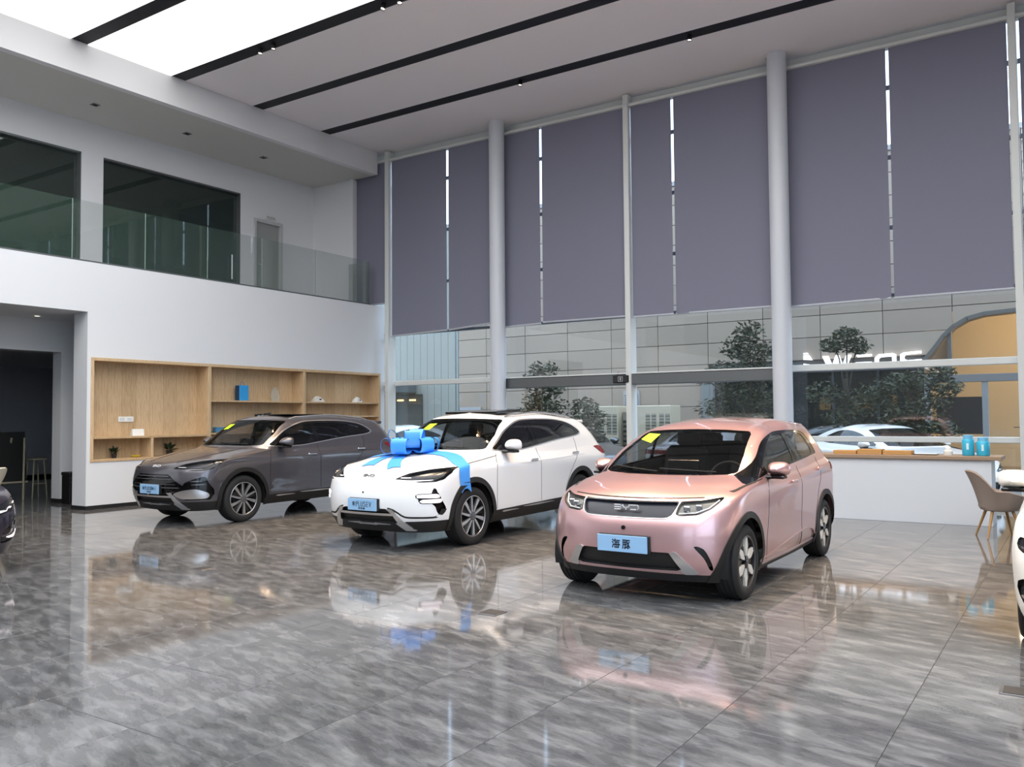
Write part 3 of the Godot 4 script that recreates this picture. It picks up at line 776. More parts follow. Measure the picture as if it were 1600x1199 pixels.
	put("entry_beam", G.new().span(Vector3(-3.4, 2.42, -.2), Vector3(7, 2.62, -.02), .006), mat(120, 116, 112, .5), b)
	for x in [-3.36, -2.02, -.55, 1.0]:
		put("entry_mullion", G.new().span(Vector3(x - .07, 0, -.2), Vector3(x + .07, 2.42, -.04), .006), mat(140, 138, 136, .5), b)
	put("arch_post", G.new().span(Vector3(-2.86, 2.6, -.2), Vector3(-2.76, 3.86, -.06), .004), mat(96, 90, 84, .5), b)
	put("wall_screen", G.new().box(Vector3(-2.95, 1.55, -3.6), Vector3(1.3, 1.1, .08), .01), mat(40, 42, 50, .4), b)
	put("red_notice", G.new().box(Vector3(-1.12, 1.42, -2.2), Vector3(.42, .24, .03), .004), mat(190, 40, 48, .5), b)
	put("notice_stand", G.new().box(Vector3(-1.12, .66, -2.2), Vector3(.05, 1.3, .03), .004).box(Vector3(-1.12, 1.22, -2.18), Vector3(.8, .03, .3), .004), mat(120, 104, 80, .5), b)
	for q in [[-2.0, -2.0], [-.6, -2.0], [-1.2, -3.2], [.6, -3.0]]:
		put("shop_downlight", G.new().lathe(Vector3(q[0], 5.44, q[1]), Vector3.DOWN, [[.07, 0], [.06, .02], [.001, .022]], 16), M.lamp_white, b)
	var warm := OmniLight3D.new()
	warm.name = "warm_shop_lamp"
	warm.position = Vector3(-1.0, 4.4, ZF - 2.0)
	warm.light_color = Color(1, .92, .78)
	warm.light_energy = 4.5
	warm.light_size = .5
	warm.omni_range = 20
	warm.omni_attenuation = 2
	warm.shadow_enabled = true
	add_child(warm)
	# paler ribbed building to the left
	var r := base("ribbed_building", Vector3(0, 0, ZF))
	tag(r, "pale grey ribbed metal wall left of the beige building", "building")
	put("ribbed_core", G.new().span(Vector3(-34, 0, -6), Vector3(-18.95, 8.8, -.05)), mat(150, 158, 154, .6), r)
	var rib_m := mat(146, 145, 134, .5)
	var x := -33.9
	while x < -19.3:
		put("cladding_rib", G.new().span(Vector3(x, 0, -.05), Vector3(x + .322, 8.8, 0), .006), rib_m, r)
		x += .33
	put("canopy", G.new().span(Vector3(-30, 2.55, .0), Vector3(-20.9, 2.95, 1.6), .02), mat(92, 98, 98, .6), r)
	put("dark_entry", G.new().span(Vector3(-30, 0, .0), Vector3(-20.6, 2.5, .06)), mat(58, 58, 50, .5), r)
	for q in [-21.6, -21.0]: put("entry_lamp", G.new().box(Vector3(q, 2.28, .12), Vector3(.26, .06, .1), .01), M.shop_light, r)
	put("entry_post", G.new().span(Vector3(-21.15, 0, 1.2), Vector3(-20.95, 2.55, 1.4), .01), mat(50, 54, 60, .5), r)
	# lit letters on the beige front: only their tops clear the window rail
	var s := base("lit_sign", Vector3(0, 0, ZF + .04))
	tag(s, "row of glowing white sign letters on the beige panels", "sign")
	var y := 2.86
	var h := .50
	var polys := {
		"wedge": [[-6.52, 0, -6.52, .40, -6.22, .30, -6.06, 0], [-6.52, .62, -6.52, .86, -6.36, .86, -6.28, .58], [-6.52, .93, -6.52, 1.0, -6.41, 1.0, -6.38, .93]],
		"letter_w": [[-6.00, .78, -5.84, .78, -5.74, .26, -5.64, .78, -5.54, .78, -5.46, .26, -5.36, .78, -5.22, .78, -5.38, 0, -5.54, 0, -5.60, .34, -5.67, 0, -5.84, 0]],
		"letter_e": [[-5.12, .76, -4.70, .78, -4.70, .66, -5.06, .64], [-5.12, .36, -4.70, .36, -4.70, .0, -5.04, .0]],
		"letter_o": [[-4.62, 0, -4.62, .56, -4.52, .74, -4.16, .78, -4.08, .70, -4.08, 0, -4.18, 0, -4.18, .60, -4.46, .58, -4.52, .5, -4.52, 0]],
		"letter_s": [[-3.98, .30, -3.98, .68, -3.90, .78, -3.46, .84, -3.46, .70, -3.84, .66, -3.88, .56, -3.88, .44, -3.80, .36, -3.46, .40, -3.46, 0, -3.86, 0, -3.94, .12]]}
	for k in polys:
		var g := G.new()
		for p in polys[k]:
			var pp := PackedVector2Array()
			for i in range(0, p.size(), 2): pp.append(Vector2(p[i], y + p[i + 1] * h))
			g.plate(Vector3.ZERO, Vector3.RIGHT, Vector3.UP, pp, .06)
		put(k, g, M.sign_glow, s)
	put("sign_backing", G.new().span(Vector3(-6.55, 2.80, -.035), Vector3(-3.42, 2.86, .0)), mat(70, 70, 74, .5), s)
	# outdoor air units
	for q in [[-12.49, "beside the leafy shrub"], [-10.75, "between the vent stack and the tall tree"]]:
		var a := base("air_conditioner", Vector3(q[0], -.06, ZF + 1.0))
		tag(a, "cream outdoor air conditioning cabinet " + q[1], "air conditioner", "outdoor air units")
		put("cabinet", G.new().box(Vector3(0, 1.02, 0), Vector3(1.42, 1.92, .75), .02), mat(206, 192, 164, .5), a)
		put("plinth", G.new().box(Vector3(0, .03, 0), Vector3(1.44, .06, .77), .005), mat(90, 88, 84, .8), a)
		for k in 4:
			put("grille_panel", G.new().box(Vector3(-.02 + .19 * k + (.06 if k > 1 else 0.0), 1.42, .376), Vector3(.15, .62, .006), .002), mat(122, 116, 98, .6), a)
			for n in 7: put("grille_bar", G.new().box(Vector3(-.02 + .19 * k + (.06 if k > 1 else 0.0), 1.14 + n * .093, .383), Vector3(.15, .022, .01), .002), mat(186, 180, 162, .6), a)
	var rack := base("vent_stack", Vector3(-11.69, -.06, ZF + .9))
	tag(rack, "narrow dark vent stack between the two cream air units", "vent")
	put("stack_body", G.new().box(Vector3(.07, .9, 0), Vector3(.26, 1.8, .4), .01), mat(120, 112, 96, .6), rack)
	for n in 8: put("vent_slot", G.new().box(Vector3(.07, .45 + n * .15, .2), Vector3(.20, .07, .02), .003), mat(30, 28, 26, .7), rack)
	# trees
	build_tree(Vector3(-13.75, -.06, -22.3), "young tree with small grey green leaves just right of the first round column", 3.0, 1.0, [[.1, 3.1, 0, .38, 360], [-.3, 2.75, .1, .36, 320], [.35, 2.55, -.1, .38, 320], [-.1, 2.2, .2, .40, 330], [.4, 2.0, 0, .40, 320], [-.45, 1.75, 0, .42, 340], [.1, 1.5, .2, .45, 360], [.45, 1.2, .1, .45, 340], [-.4, 1.1, 0, .45, 340]], 11)
	build_tree(Vector3(-12.1, -.06, -22.0), "low dense shrub in front of the first air unit", 1.6, 1.0, [[0, 1.95, 0, .36, 420], [.3, 1.6, .1, .40, 420], [-.3, 1.5, 0, .40, 420], [.1, 1.1, .2, .48, 460], [-.1, .7, .1, .5, 400]], 12, "street_shrub")
	build_tree(Vector3(-7.15, -.06, -22.0), "tall tree with spreading leafy crown left of the thicker column", 3.6, 1.0, [[.0, 3.85, 0, .36, 330], [-.3, 3.45, .1, .40, 340], [.35, 3.3, 0, .40, 340], [-.1, 2.95, .1, .46, 380], [-.75, 2.85, 0, .36, 280], [-1.3, 2.65, .1, .22, 110], [.45, 2.7, .1, .42, 330], [-.4, 2.3, .1, .46, 360], [.2, 2.1, 0, .46, 360], [-.9, 1.8, .1, .48, 380], [-.5, 1.4, .1, .5, 380], [.4, 1.4, .2, .5, 360], [-1.2, 1.3, 0, .36, 220]], 13)
	build_tree(Vector3(-4.85, -.06, -22.4), "tree standing in front of the glowing sign letters", 3.2, 1.0, [[.05, 3.65, 0, .28, 260], [-.25, 3.40, .1, .30, 280], [.3, 3.36, 0, .28, 260], [-.5, 2.2, .1, .42, 320], [.4, 2.1, .1, .44, 340], [0, 1.6, 0, .5, 380]], 14)
	build_tree(Vector3(-3.2, -.06, -22.1), "bushy tree before the dark shop glass beside the warm lit arch", 2.4, 1.0, [[.55, 2.62, 0, .26, 220], [.0, 2.45, 0, .36, 320], [.65, 2.25, .1, .30, 260], [-.5, 2.35, 0, .40, 340], [-.9, 2.0, .1, .42, 340], [.3, 1.9, .1, .44, 360], [-.3, 1.6, .1, .5, 420], [.4, 1.3, .1, .46, 360], [-.7, 1.2, 0, .5, 380]], 15)

# ---- plainer cars: the sedan shape
const SEDAN := [
	[2.30, -2.32, 1.80, -1.95, 2.4, 3.0, .85, .86, .85, .17, .17, .19, .20, .22, .26, .28],
	[2.40, -2.42, 1.75, -2.00, 2.4, 3.0, .91, .91, .905, .32, .32, .32, .33, .36, .40, .42],
	[2.42, -2.45, 1.72, -2.00, 2.4, 3.0, .93, .925, .925, .48, .48, .50, .52, .55, .58, .60],
	[2.38, -2.45, 1.70, -2.00, 2.4, 3.0, .935, .93, .93, .62, .63, .68, .70, .75, .80, .82],
	[2.28, -2.42, 1.62, -1.98, 2.3, 3.0, .915, .93, .925, .74, .77, .84, .87, .92, .97, .98],
	[1.75, -2.30, 1.25, -1.90, 2.3, 2.8, .87, .90, .88, .88, .89, .91, .93, .98, 1.02, 1.03],
	[1.10, -1.95, .72, -1.60, 2.5, 2.6, .83, .85, .80, 1.0, .99, .96, .97, 1.02, 1.05, 1.06],
	[.72, -1.70, .32, -1.30, 2.5, 2.6, .74, .76, .68, 1.18, 1.18, 1.16, 1.18, 1.19, 1.19, 1.19],
	[.28, -1.35, -.08, -.95, 2.5, 2.6, .61, .63, .55, 1.355, 1.35, 1.34, 1.37, 1.34, 1.33, 1.33],
	[.12, -1.20, -.20, -.80, 2.4, 2.5, .42, .46, .40, 1.41, 1.41, 1.41, 1.43, 1.39, 1.38, 1.375],
	[-.05, -1.05, -.30, -.65, 2.0, 2.0, .001, .001, .001, 1.44, 1.44, 1.445, 1.455, 1.42, 1.40, 1.39]]

func build_sedan(at: Vector3, turn: float, body_m: Material, label: String) -> Node3D:
	var car := base("sedan_car", at, turn)
	tag(car, label, "car")
	var grids := loft(SEDAN, [6], [3, 4, 5, 5, 5, 5, 7, 7, 4, 4], 28, 44, 20)
	var none := PackedVector2Array()
	var regions := [
		reg("arch", "S", none, 0.0, {"circle": [Vector2(1.42, .34), .395], "drop": true}),
		reg("arch", "S", none, 0.0, {"circle": [Vector2(-1.42, .34), .395], "drop": true}),
		reg("windshield", "F", pts2([-.1, 1.02, .45, 1.02, .70, 1.03, .68, 1.18, .58, 1.34, .3, 1.365, -.1, 1.37]), .004, {"from": -.3, "facing": .1}),
		reg("side_window", "S", soft([.62, 1.02, .30, 1.17, -.05, 1.28, -.45, 1.33, -.85, 1.28, -1.25, 1.12, -1.1, 1.07, -.4, 1.03]), .005, {"facing": .05}),
		reg("rear_window", "R", pts2([-.1, 1.09, .55, 1.09, .50, 1.30, -.1, 1.34]), .004, {"from": .5}),
		reg("running_lamp", "F", pts2([.48, .62, .70, .655, .86, .72, .87, .70, .70, .63, .49, .60]), -.004, {"facing": -.2}),
		reg("headlight", "F", pts2([.42, .60, .62, .70, .88, .775, .90, .70, .74, .62, .45, .57]), .010, {"facing": -.2}),
		reg("running_lamp#low", "F", pts2([.66, .36, .78, .37, .86, .43, .88, .41, .79, .335, .67, .325]), -.004, {"facing": -.2}),
		reg("bumper_vent", "F", soft([.60, .30, .82, .32, .90, .46, .84, .52, .74, .48, .62, .42], 3), .02, {"facing": -.2}),
		reg("lower_intake", "F", pts2([-.1, .40, .50, .40, .56, .24, -.1, .24]), .02),
		reg("tail_lamp", "R", pts2([-.1, .92, .9, .95, .9, .85, -.1, .85]), -.004),
		reg("sill_trim", "S", pts2([.98, 0, .98, .24, -.98, .26, -.98, 0]), 0.0, {"facing": -.9}),
	]
	var looks := {"body": body_m, "lining": M.lining, "windshield": M.windshield, "side_window": M.side_glass, "rear_window": M.side_glass, "headlight": M.lamp_inside, "running_lamp": M.drl, "bumper_vent": M.gloss_black, "lower_intake": M.black, "tail_lamp": M.red_lamp, "sill_trim": M.black}
	body_parts(car, grids, regions, looks)
	add_mirror(car, Vector3(.86, 1.05, .55), Vector3(.24, .16, .15), body_m)
	add_wheels(car, "dolphin", 1.42, .80, .34, .24, .225)
	add_cabin(car, .75, .96, .45, -.15, .72, -1.4, M.leather)
	return car

func build_other_cars() -> void:
	var s := build_sedan(Vector3(-11.80, 0, -3.95), PI / 2, paint(48, 40, 58, .5, .3), "dark violet saloon car with lit running lamps, only its nose corner showing")
	var out := [[Vector3(.52, 0, -8.51), 0.0, [240, 238, 230, 0.0, .4], "white saloon car indoors, its door mirror before the grey tub chair"],
		[Vector3(-3.35, -.06, -19.2), .85, [236, 232, 226, 0.0, .4], "white saloon car parked outside behind the counter window"],
		[Vector3(-4.7, -.06, -23.75), 1.57, [22, 22, 24, .3, .3], "black saloon car parked under the trees outside"],
		[Vector3(-10.8, -.06, -18.95), .9, [70, 72, 74, .4, .3], "dark grey saloon car parked outside before the air units"],
		[Vector3(-17.7, -.06, -20.0), -.5, [226, 226, 222, 0.0, .4], "white saloon car parked outside near the ribbed wall"],
		[Vector3(-6.95, -.06, -19.2), 3.14, [218, 220, 224, 0.0, .4], "white saloon car parked outside behind the rose pink car"]]
	for o in out:
		var c := copy(s, o[0], o[1], o[3])
		var p := paint(o[2][0], o[2][1], o[2][2], o[2][3], o[2][4])
		for k in c.get_children():
			if k is MeshInstance3D and k.name == "body": k.material_override = p
			if String(k.name).begins_with("door_mirror"): k.get_node("housing").material_override = p
			if String(k.name).begins_with("running_lamp"): k.material_override = M.chrome
func strip(pts: Array, w: float) -> PackedVector2Array:
	# a narrow band along a line, as a polygon
	var a := PackedVector2Array()
	var b := PackedVector2Array()
	for i in pts.size():
		var t: Vector2 = (pts[mini(i + 1, pts.size() - 1)] - pts[maxi(i - 1, 0)]).normalized()
		var o := Vector2(-t.y, t.x) * w / 2.0
		a.append(pts[i] + o)
		b.append(pts[i] - o)
	b.reverse()
	a.append_array(b)
	return a

func line2(a: Array) -> Array:
	var out := []
	for i in range(0, a.size(), 2): out.append(Vector2(a[i], a[i + 1]))
	return out

func soft(a: Array, each := 4) -> PackedVector2Array:
	return smooth_loop(line2(a), each)

# the parts of a body: what crosses the middle is one part, the rest one on each side; a "#..." after a name only keeps pieces apart
const JOINED := ["body", "lining", "windshield", "rear_window", "tail_lamp", "grille", "grille_frame", "lower_intake", "front_lip", "upper_grille", "grille_bar", "bumper_bar", "lower_grille", "rear_cladding"]
func body_parts(car: Node3D, grids: Array, regions: Array, looks: Dictionary) -> void:
	var cut := cut_body(grids, regions)
	for k in cut:
		var g: G = cut[k]
		if g.v.is_empty(): continue
		var called: String = k.split("#")[0]
		var m: Material = looks[called]
		if called == "lining": called = "cabin_lining"
		var r := G.new()
		if k.split("#")[0] in JOINED:
			r.append(g)
			r.append(g, true)
			put(called, r, m, car)
		else:
			put(called, g, m, car)
			r.append(g, true)
			put(called, r, m, car)

# quads of a body by where they fall in the front, side and top views
func buckets(grids: Array) -> Dictionary:
	var out := {}
	for v in ["F", "S", "T"]:
		var d := {}
		for g in grids:
			var P: Array = g.p
			for i in P.size() - 1:
				for j in P[0].size() - 1:
					var a := flat_of(v, P[i][j])
					var b := flat_of(v, P[i + 1][j + 1])
					var c := flat_of(v, P[i][j + 1])
					var e := flat_of(v, P[i + 1][j])
					var lo := (a.min(b).min(c).min(e) * 12.0).floor()
					var hi := (a.max(b).max(c).max(e) * 12.0).floor()
					var q := [P[i][j], P[i][j + 1], P[i + 1][j + 1], P[i + 1][j]]
					for x in range(int(lo.x), int(hi.x) + 1):
						for y in range(int(lo.y), int(hi.y) + 1):
							var key := Vector2i(x, y)
							if not d.has(key): d[key] = []
							d[key].append(q)
		out[v] = d
	return out

func snap_to(bk: Dictionary, view: String, q: Vector2) -> Vector3:
	var mir := 1.0
	var w := q
	if view != "S" and w.x < 0.0:
		mir = -1.0
		w.x = -w.x
	var o: Vector3 = Vector3(w.x, w.y, 4) if view == "F" else (Vector3(4, w.y, w.x) if view == "S" else Vector3(w.x, 4, w.y))
	var d: Vector3 = Vector3.FORWARD if view == "F" else (Vector3.LEFT if view == "S" else Vector3.DOWN)
	var best := 1e9
	var hit := Vector3.INF
	for t in bk[view].get(Vector2i((w * 12.0).floor()), []):
		for k in [[0, 1, 2], [0, 2, 3]]:
			var h = Geometry3D.ray_intersects_triangle(o, d, t[k[0]], t[k[1]], t[k[2]])
			if h != null and o.distance_to(h) < best:
				best = o.distance_to(h)
				hit = h
	return hit * Vector3(mir, 1, 1) if best < 1e8 else Vector3.INF

# a narrow joint or moulding that follows the bodywork
func seam(car: Node3D, bk: Dictionary, called: String, view: String, line: Array, width: float, m: Material, proud := .0015, mirror := true) -> void:
	var pts := line2(line)
	var dense := []
	for i in pts.size() - 1:
		var steps := maxi(1, int(pts[i].distance_to(pts[i + 1]) / .03))
		for k in steps: dense.append(pts[i].cubic_interpolate(pts[i + 1], pts[maxi(i - 1, 0)], pts[mini(i + 2, pts.size() - 1)], float(k) / steps))
	dense.append(pts[-1])
	var rows := []
	for i in dense.size():
		var t: Vector2 = (dense[mini(i + 1, dense.size() - 1)] - dense[maxi(i - 1, 0)]).normalized()
		var o := Vector2(-t.y, t.x) * width / 2.0
		var a := snap_to(bk, view, dense[i] + o)
		var b := snap_to(bk, view, dense[i] - o)
		if a == Vector3.INF or b == Vector3.INF or a.distance_to(b) > width * 4.0: continue
		rows.append([a, b])
	if rows.size() < 2: return
	var g := G.new()
	for i in rows.size() - 1:
		var n: Vector3 = (rows[i + 1][0] - rows[i][0]).cross(rows[i][1] - rows[i][0]).normalized()
		if n.dot(Vector3.BACK if view == "F" else (Vector3.RIGHT if view == "S" else Vector3.UP)) < 0: n = -n
		var e := n * proud
		g.quad(rows[i][0] + e, rows[i][1] + e, rows[i + 1][1] + e, rows[i + 1][0] + e, n)
		g.quad(rows[i][0] - n * .004, rows[i][0] + e, rows[i + 1][0] + e, rows[i + 1][0] - n * .004, rows[i][0] - rows[i][1])
		g.quad(rows[i][1] - n * .004, rows[i][1] + e, rows[i + 1][1] + e, rows[i + 1][1] - n * .004, rows[i][1] - rows[i][0])
	put(called, g, m, car)
	if mirror:
		var r := G.new()
		r.append(g, true)
		put(called, r, m, car)

var M := {}
func car_materials() -> void:
	M.tyre = mat(26, 26, 27, 0.75)
	M.black = mat(22, 22, 23, 0.55)
	M.gloss_black = mat(10, 10, 11, 0.12)
	M.lining = mat(34, 33, 33, 0.9)
	M.leather = mat(44, 42, 42, 0.6)
	M.pale_leather = mat(150, 148, 146, 0.6)
	M.silver = mat(200, 200, 202, 0.28, 0.9)
	M.dark_silver = mat(120, 120, 124, 0.35, 0.8)
	M.chrome = mat(225, 226, 228, 0.1, 1.0)
	M.alloy_white = mat(205, 202, 196, 0.4, 0.15)
	M.windshield = pane(10, 13, 13, 0.30)
	M.windshield.metallic_specular = 0.28
	M.side_glass = pane(9, 10, 11, 0.55)
	M.privacy_glass = pane(6, 7, 8, 0.88)
	M.lamp_glass = pane(190, 195, 200, 0.12)
	M.lamp_inside = mat(50, 52, 56, 0.25, 0.6)
	M.drl = glow(255, 244, 248, 0.7)
	M.red_lamp = mat(120, 12, 16, 0.15)
	M.plate_blue = mat(140, 180, 216, 0.35)
	M.ink = mat(14, 22, 40, 0.6)
	M.sticker = mat(160, 198, 24, 0.6)
	M.paper = mat(235, 236, 232, 0.8)
	M.gap = mat(14, 14, 15, 0.8)
	M.badge = mat(222, 222, 226, 0.3, 0.2)

# ---- wheels: axis along x, outer face towards +x, centre at the origin
func make_wheel(kind: String, radius: float, rim: float, width: float) -> Node3D:
	var w := Node3D.new()
	w.name = "wheel"
	var h := width / 2.0
	var prof := [[rim - .012, -h * .8], [rim, -h * .95], [rim + .03, -h], [radius - .05, -h * 1.02], [radius - .02, -h * .97], [radius - .004, -h * .82]]
	for k in 4:
		var c := lerpf(-h * .62, h * .62, k / 3.0)
		prof += [[radius, c - .014], [radius, c - .005], [radius - .007, c - .004], [radius - .007, c + .004], [radius, c + .005], [radius, c + .014]]
	prof += [[radius - .004, h * .82], [radius - .02, h * .97], [radius - .05, h * 1.02], [rim + .03, h], [rim, h * .95], [rim - .012, h * .8]]
	put("tyre", G.new().lathe(Vector3.ZERO, Vector3.RIGHT, prof, 56), M.tyre, w)
	put("rim", G.new().lathe(Vector3.ZERO, Vector3.RIGHT, [[.02, -h * .2], [rim * .8, -h * .25], [rim - .02, -h * .6], [rim - .012, h * .8], [rim - .001, h * .93], [rim - .004, h * .96], [rim - .014, h * .93], [rim - .018, h * .6]], 56), M.black, w)
	put("rim_lip", G.new().lathe(Vector3.ZERO, Vector3.RIGHT, [[rim - .013, h * .92], [rim - .009, h * .965], [rim - .001, h * .955], [rim + .002, h * .92]], 56), M.silver if kind == "song" else M.dark_silver, w)
	put("brake_disc", G.new().lathe(Vector3.ZERO, Vector3.RIGHT, [[.03, h * .05], [.15, h * .05], [.15, h * .12], [.03, h * .12]], 40), mat(58, 58, 60, .5, .5), w)
	if kind == "song":
		for k in 10:
			var a := TAU * k / 10.0
			var big := k % 2 == 0
			var pl := pts2([-.012, .04, .012, .04, .020, .11, (.052 if big else .034), rim - .014, (.000 if big else .012), rim - .010, -.010, .12])
			var g := G.new().plate(Vector3(h * .62, 0, 0), Vector3(0, cos(a), sin(a)), Vector3(0, -sin(a), cos(a)), pl, .03)
			put("spoke", g, M.silver, w)
			if k < 5:
				var a2 := a + TAU / 40.0
				put("spoke", G.new().plate(Vector3(h * .5, 0, 0), Vector3(0, cos(a2 * 2), sin(a2 * 2)), Vector3(0, -sin(a2 * 2), cos(a2 * 2)), pts2([-.012, .03, .012, .03, .022, rim - .012, -.022, rim - .012]), .02), M.black, w)
	else:
		for k in 6:
			var a := TAU * k / 6.0
			var ex := Vector3(0, cos(a), sin(a))
			var ey := Vector3(0, -sin(a), cos(a))
			put("spoke", G.new().plate(Vector3(h * .68, 0, 0), ex, ey, pts2([-.008, .05, .008, .05, .040, .125, .026, rim - .02, -.010, rim - .016, -.034, .135]), .022), M.alloy_white, w)
			var b := a + TAU / 12.0
			put("spoke", G.new().plate(Vector3(h * .60, 0, 0), Vector3(0, cos(b), sin(b)), Vector3(0, -sin(b), cos(b)), pts2([-.014, .03, .014, .03, .034, rim - .01, -.034, rim - .01]), .018), M.gloss_black, w)
	put("hub_cap", G.new().lathe(Vector3.ZERO, Vector3.RIGHT, [[.058, h * .55], [.054, h * .92], [.036, h * .98], [.001, h * .99]], 28), M.gloss_black if kind != "song" else M.dark_silver, w)
	return w

func add_wheels(car: Node3D, kind: String, axle: float, half_track: float, radius: float, rim: float, width: float) -> void:
	var w := make_wheel(kind, radius, rim, width)
	var first := true
	for z in [axle, -axle]:
		for s in [1.0, -1.0]:
			var c: Node3D = w if first else w.duplicate()
			first = false
			car.add_child(c, true)
			c.position = Vector3(s * half_track, radius, z)
			c.rotation = Vector3(0.35 * z, 0.0 if s > 0 else PI, 0)
			var well := G.new()
			var rows := []
			for i in 25:
				var a := -0.25 + (PI + 0.5) * i / 24.0
				var d := Vector3(0, sin(a), cos(a)) * (radius + .075)
				rows.append([Vector3(s * (half_track - width / 2 - .10), radius, z) + d, Vector3(s * (half_track + width / 2 - .03), radius, z) + d])
			well.sheet(rows, Vector3(s * half_track, radius, z))
			for i in 24: well.flat(Vector3(s * (half_track - width / 2 - .10), radius, z), rows[i][0], rows[i + 1][0], Vector3(s, 0, 0))
			put("wheel_well", well, M.gap, car)

func add_mirror(car: Node3D, at: Vector3, size: Vector3, m: Material) -> void:
	for s in [1.0, -1.0]:
		var root := sub("door_mirror", car, Vector3(at.x * s, at.y, at.z))
		var rows := []
		for i in 13:
			var t := i / 12.0
			var r := sin(lerpf(.10, 1.0, t) * PI / 2.0)
			var row := []
			for j in 24:
				var a := TAU * j / 24.0
				var e := 0.72
				var c := signf(cos(a)) * pow(absf(cos(a)), e)
				var d := signf(sin(a)) * pow(absf(sin(a)), e)
				row.append(Vector3(s * (size.x * .5 * c * (r if c > 0 else lerpf(r, 1.0, .3)) + size.x * .5), size.y * .5 * d * r * (1.0 if d > 0 else .85), size.z * (.5 - t)))
			rows.append(row)
		var g := G.new().sheet(rows, Vector3(s * size.x * .5, 0, -size.z * .5), true)
		for j in 24: g.flat(Vector3(s * size.x * .5, 0, size.z * .5), rows[0][j], rows[0][(j + 1) % 24], Vector3.BACK)
		put("housing", g, m, root)
		var gl := G.new()
		for j in 24: gl.flat(Vector3(s * size.x * .5, 0, -size.z * .49), rows[12][j], rows[12][(j + 1) % 24], Vector3.FORWARD)
		put("mirror_glass", gl, M.chrome, root)
		put("mirror_base", G.new().box(Vector3(s * size.x * .42, -size.y * .47, -.01), Vector3(size.x * .9, .03, size.z * .8), .01), M.gloss_black, root)
		put("mirror_arm", G.new().tube([Vector3(s * -.07, -size.y * .55, .0), Vector3(s * .07, -size.y * .45, -.01)], .022, 10), M.gloss_black, root)

func add_seat(car: Node3D, at: Vector3, w: float, m: Material, rest := true) -> void:
	var s := sub("seat", car, at)
	put("cushion", G.new().box(Vector3(0, 0, .05), Vector3(w, .16, .5), .05), m, s)
	put("backrest", G.new().box(Vector3(0, .36, -.27), Vector3(w * .96, .66, .15), .055, Basis(Vector3.RIGHT, -.3)), m, s)
	if rest:
		put("headrest", G.new().box(Vector3(0, .76, -.41), Vector3(w * .52, .19, .10), .04, Basis(Vector3.RIGHT, -.2)), m, s)

func add_cabin(car: Node3D, dash_z: float, dash_y: float, seat_y: float, seat_z: float, half: float, back: float, m: Material) -> void:
	put("cabin_floor", G.new().span(Vector3(-half, .30, back), Vector3(half, .42, dash_z + .25), .02), M.gap, car)
	var dash := G.new()
	var rows := []
	for p in [[dash_z + .3, dash_y - .02], [dash_z, dash_y], [dash_z - .22, dash_y - .015], [dash_z - .30, dash_y - .07], [dash_z - .28, dash_y - .3], [dash_z - .1, dash_y - .5]]:
		rows.append([Vector3(-half, p[1], p[0]), Vector3(0, p[1], p[0]), Vector3(half, p[1], p[0])])
	dash.sheet(rows, Vector3(0, dash_y - 1.0, dash_z))
	put("dashboard", dash, M.lining, car)
	put("screen", G.new().box(Vector3(0, dash_y + .05, dash_z - .2), Vector3(.33, .2, .02), .006, Basis(Vector3.RIGHT, -.15)), M.gloss_black, car)
	var sw := sub("steering_wheel", car, Vector3(.37, dash_y - .04, dash_z - .42))
	sw.rotation.x = -.45
	var circle := []
	for i in 33: circle.append(Vector3(cos(TAU * i / 32.0) * .18, sin(TAU * i / 32.0) * .18, 0))
	put("steering_rim", G.new().tube(circle, .015, 8, false), M.gap, sw)
	put("steering_hub", G.new().box(Vector3(0, -.01, .01), Vector3(.34, .06, .03), .012).box(Vector3(0, -.08, .01), Vector3(.05, .16, .03), .01), M.gap, sw)
	for s in [.37, -.37]: add_seat(car, Vector3(s, seat_y, seat_z), .50, m)
	add_seat(car, Vector3(0, seat_y + .03, seat_z - .85), 1.25, m, false)
	for s in [.40, -.40]: put("headrest", G.new().box(Vector3(s, seat_y + .72, seat_z - 1.25), Vector3(.24, .16, .09), .035), m, car)

# strokes of a written sign: each [x0, y0, x1, y1, ...] in a box of 100 by 100
const HAI := [[12, 92, 20, 82], [8, 66, 17, 57], [9, 8, 20, 40], [42, 97, 33, 76], [38, 84, 92, 84], [44, 66, 84, 66, 80, 8, 38, 8, 44, 66], [30, 38, 96, 38], [62, 58, 60, 20]]
const TUN := [[12, 94, 12, 40, 5, 4], [12, 94, 38, 94, 38, 4, 30, 8], [12, 68, 38, 68], [12, 44, 38, 44], [48, 92, 96, 92], [72, 92, 50, 66], [64, 74, 80, 46, 77, 4, 64, 12], [68, 58, 46, 40], [76, 38, 46, 12], [92, 74, 79, 56], [80, 50, 97, 14]]
const SONGZI := [[50, 99, 50, 86], [10, 68, 10, 84, 90, 84, 90, 68], [14, 54, 86, 54], [50, 72, 50, 2], [47, 52, 10, 14], [53, 52, 90, 14]]
const GUAN := [[8, 78, 8, 92, 92, 92, 92, 78], [18, 74, 46, 74], [10, 56, 50, 56], [24, 56, 20, 14], [38, 56, 38, 20, 60, 6, 94, 6], [56, 66, 96, 66], [82, 80, 82, 26, 74, 26]]
const JUN := [[8, 76, 8, 92, 92, 92, 92, 76], [20, 70, 82, 70], [46, 84, 28, 46, 88, 46], [6, 24, 96, 24], [56, 60, 56, 0]]
const BAN := [[14, 94, 12, 4], [14, 62, 42, 62], [32, 94, 32, 62], [14, 40, 38, 40, 36, 4], [54, 90, 94, 92], [56, 90, 54, 40, 46, 4], [58, 64, 88, 64, 76, 30, 58, 4], [60, 46, 76, 22, 96, 4]]
